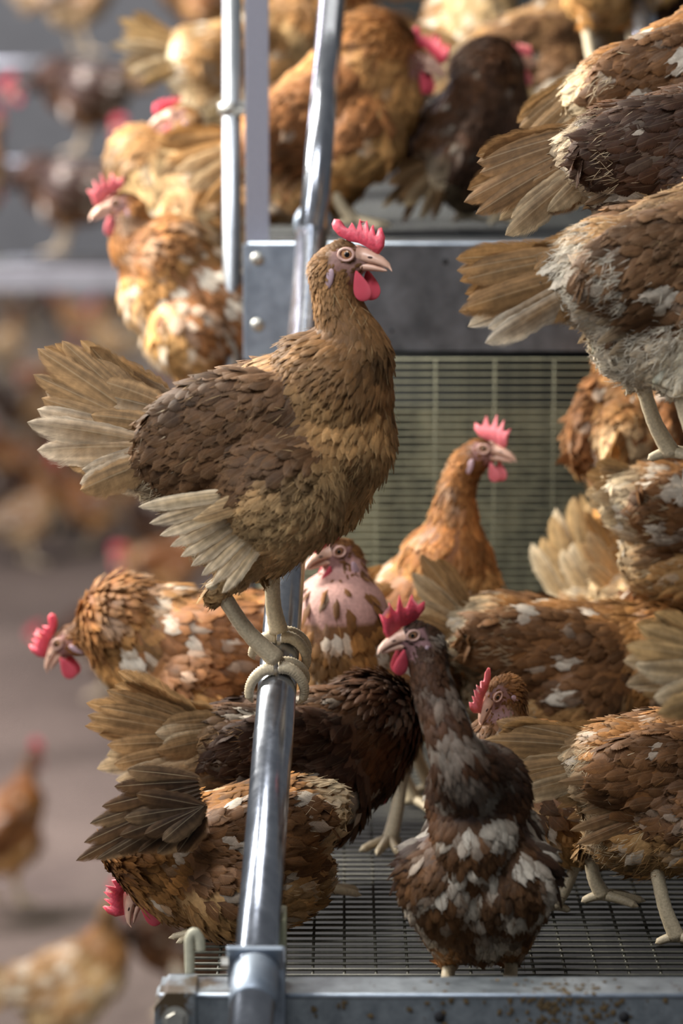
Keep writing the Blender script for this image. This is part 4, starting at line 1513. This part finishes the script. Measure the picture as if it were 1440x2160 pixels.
TH('fawn hen between the dark brown hen and the right edge group', 1150, 5.0, TU, 12, pal='brown', h0=.22, pitch=20, head=(.14, 0, .36), tail=STD, flight='folded', seed=48, white=.15)
TH('pale spotted hen low behind the deep beam, just right of the big rust hen', 850, 5.7, TU, 100, pal='buff', h0=.16, pitch=15, head=(.12, 0, .16), tail=STD, flight='folded', seed=49, white=.4)
ph = P(1300, 178, 4.6)
perch('perch tube under the orange hen at the top right', ph + Vector((-.03, 0, -.016)), ph + Vector((.4, 0, -.016)))
hen(('orange bellied hen at the top right, its pale legs on a perch', G), ph, R(-60), 'rust', h0=.19, pitch=20, head=(.1, 0, .36), tail=STD, flight='folded', seed=50, white=.05)
ph2 = P(1490, 330, 4.7)
hen(('dark faced hen with a pink comb at the top right corner', G), ph2, R(200), 'dark', h0=.14, pitch=30, head=(.05, 0, .18), hyaw=30, tail=STD, flight='folded', seed=51,
    white=.05, comb='main', comb_s=1.2, comb_mat='comb_pale')
perch('perch tube under the dark faced hen at the top right corner', ph2 + Vector((-.05, 0, -.016)), ph2 + Vector((.4, 0, -.016)))
TH('dark shaded hen at the top between the pale bellied and the orange hen', 1200, 5.85, TU, 60, pal='dark', h0=.22, pitch=30, head=(.12, 0, .38), tail=STD, flight='folded', seed=52)
TH('cream and brown hen low against the right edge, only its tail tips in view', 1735, 3.24, T0 + .12, 20, pal='buff', h0=.19, pitch=10, head=(.2, 0, .3),
   tail=dict(n=10, L=.10, W=.018, top=40, bottom=-5), flight='folded', seed=53, white=.25, fluff=1500)


# ---- hens on the litter and at the far rail: three built, the rest copied
def copy_tree(o, parent=None):
    c = o.copy()
    col.objects.link(c)
    c.parent = parent
    for ch in o.children:
        copy_tree(ch, c)
    return c


GF = 'blurred hens on the litter and on the far rails'
protos = [
    hen(('p', GF), (0, 0, 0), 0, 'rust', h0=.19, pitch=14, head=(.13, 0, .34), tail=STD, flight=None, seed=61, white=.3, rows=3, voxel=.008, dens=.6, comb='tall', comb_mat='comb', feat=1.3, eye_detail=False),
    hen(('p', GF), (0, 0, 0), 0, 'dark', h0=.18, pitch=4, head=(.19, .02, .19), hpitch=-40, tail=STD, flight=None, seed=62, white=.3, rows=3, voxel=.008, dens=.6, comb='tall', comb_s=1.2, feat=1.3, eye_detail=False),
    hen(('p', GF), (0, 0, 0), 0, 'buff', h0=.19, pitch=22, head=(.10, 0, .36), hyaw=40, tail=STD, flight=None, seed=63, white=.45, rows=3, voxel=.008, dens=.6, comb='tall', comb_s=1.15, comb_mat='comb', feat=1.3, eye_detail=False),
]


def on_floor(px, py, z=0.015):
    # where the ray through (px, py) meets height z
    dx, du = (px - 720) / FPX, (1080 - py) / FPX
    dirv = Vector((dx, CP + du * SP, -SP + du * CP))
    t = (z - CAMZ) / dirv.z
    return Vector((0, 0, CAMZ)) + dirv * t


far = [  # (px, py of the feet, prototype, yaw, label)
    (150, 2262, 2, -8, 'plump buff and white hen on the litter in the bottom left corner'),
    (395, 2150, 1, 200, 'brown hen on the litter behind the left end of the front beam'),
    (10, 1910, 0, 60, 'brown hen with a pink comb cut by the left edge, above the bottom left hen'),
    (225, 1470, 1, 170, 'dark hen on the litter left of the orange hen with the lowered head'),
    (290, 1420, 2, 120, 'pale hen on the litter behind the orange hen with the lowered head'),
    (60, 1190, 2, 20, 'pale hen on the litter at the left edge, nearest of the left crowd'),
    (190, 1160, 0, 160, 'rust hen in the left crowd under the perched hen\'s tail'),
    (330, 1180, 1, 20, 'dark hen of the left crowd next to the perched hen\'s wing tips'),
    (250, 1075, 2, 200, 'buff hen of the left crowd just under the perched hen\'s tail'),
    (40, 1060, 0, 200, 'rust hen of the left crowd at the left edge'),
    (150, 1010, 1, 10, 'dark hen deep in the left crowd behind the perched hen\'s tail'),
    (30, 930, 1, 160, 'dark hen with bright comb at the left edge, left of the tail tip'),
    (110, 870, 0, 30, 'rust hen far back beside the tail tip of the perched hen'),
    (10, 800, 2, 60, 'pale hen far back at the left edge under the grey rail'),
    (230, 790, 2, 190, 'pale hen far back just above the perched hen\'s tail'),
    (100, 1130, 0, 80, 'rust hen seen from behind in the middle of the left crowd'),
    (300, 960, 2, 0, 'buff hen of the left crowd hidden mostly by the perched hen\'s tail'),
    (95, 960, 2, 150, 'pale hen of the left crowd just left of the tail tips'),
    (-5, 1130, 1, 30, 'dark hen cut off by the left edge in the left crowd'),
    (60, 700, 1, 10, 'dark hen far back on the litter below the grey rail, near the left edge'),
    (160, 730, 0, 170, 'rust hen far back on the litter below the grey rail'),
    (270, 700, 1, 190, 'dark hen far back on the litter left of the brightly lit hen'),
    (370, 1290, 0, 10, 'rust hen on the litter just under the perched hen\'s wing tips'),
]
used = set()
for px, py, k, yw_, lab in far:
    o = protos[k] if k not in used else copy_tree(protos[k])
    used.add(k)
    o.location = on_floor(px, py)
    o.rotation_euler = (0, 0, R(yw_))
    o['label'] = lab

# opposite row: grey rails with perching hens
def rail_at(py, d, label, r=0.03, x0=-500, x1=460):
    a, b = P(x0, py, d), P(x1, py, d)
    o = cyl('far_rail', a, b, r, M['post'], None, 20)
    tag(o, label, 'rail')
    return o
bm = bmesh.new()
qa = P(200, 590, 9.2)
bm_box(bm, (qa.x - 0.2, qa.y, qa.z), (1.1, 0.05, 0.055))
o = bm_obj('far_rail', bm, plain('rail_pale', lin(150, 152, 156), 0.7, scale=20), bevel=0.004)
tag(o, 'wide pale grey rail across the blurred background left of the lit hens', 'rail')
for x in (-0.72, -0.02):
    pass
for z_, d_, lab in ((345, 9.6, 'thin rail far left under the two brown hens'), (135, 9.9, 'thin rail near the top left corner'), (552, 9.35, 'thin rail just above the wide pale grey rail')):
    rail_at(z_, d_, lab, 0.012)
for (px, py, d, k, yw_, lab) in (
    (180, 335, 9.6, 1, 175, 'dark hen on the thin rail at the upper left, comb at its left end'),
    (170, 125, 9.9, 2, 20, 'pale hen on the topmost far rail'),
    (140, 545, 9.35, 1, 170, 'dark hen sitting just above the wide pale grey rail'),
    (345, 545, 9.35, 0, 150, 'rust hen above the wide rail half hidden by the lit orange hen'),
    (420, 130, 10.1, 0, 200, 'rust hen on the topmost far rail beside the thin zinc tube'),
    (-70, 545, 9.35, 2, 30, 'pale hen above the wide rail at the left edge')):
    o = copy_tree(protos[k])
    o.location = P(px, py, d) + Vector((0, 0, 0.012))
    o.rotation_euler = (0, 0, R(yw_))
    o['label'] = lab
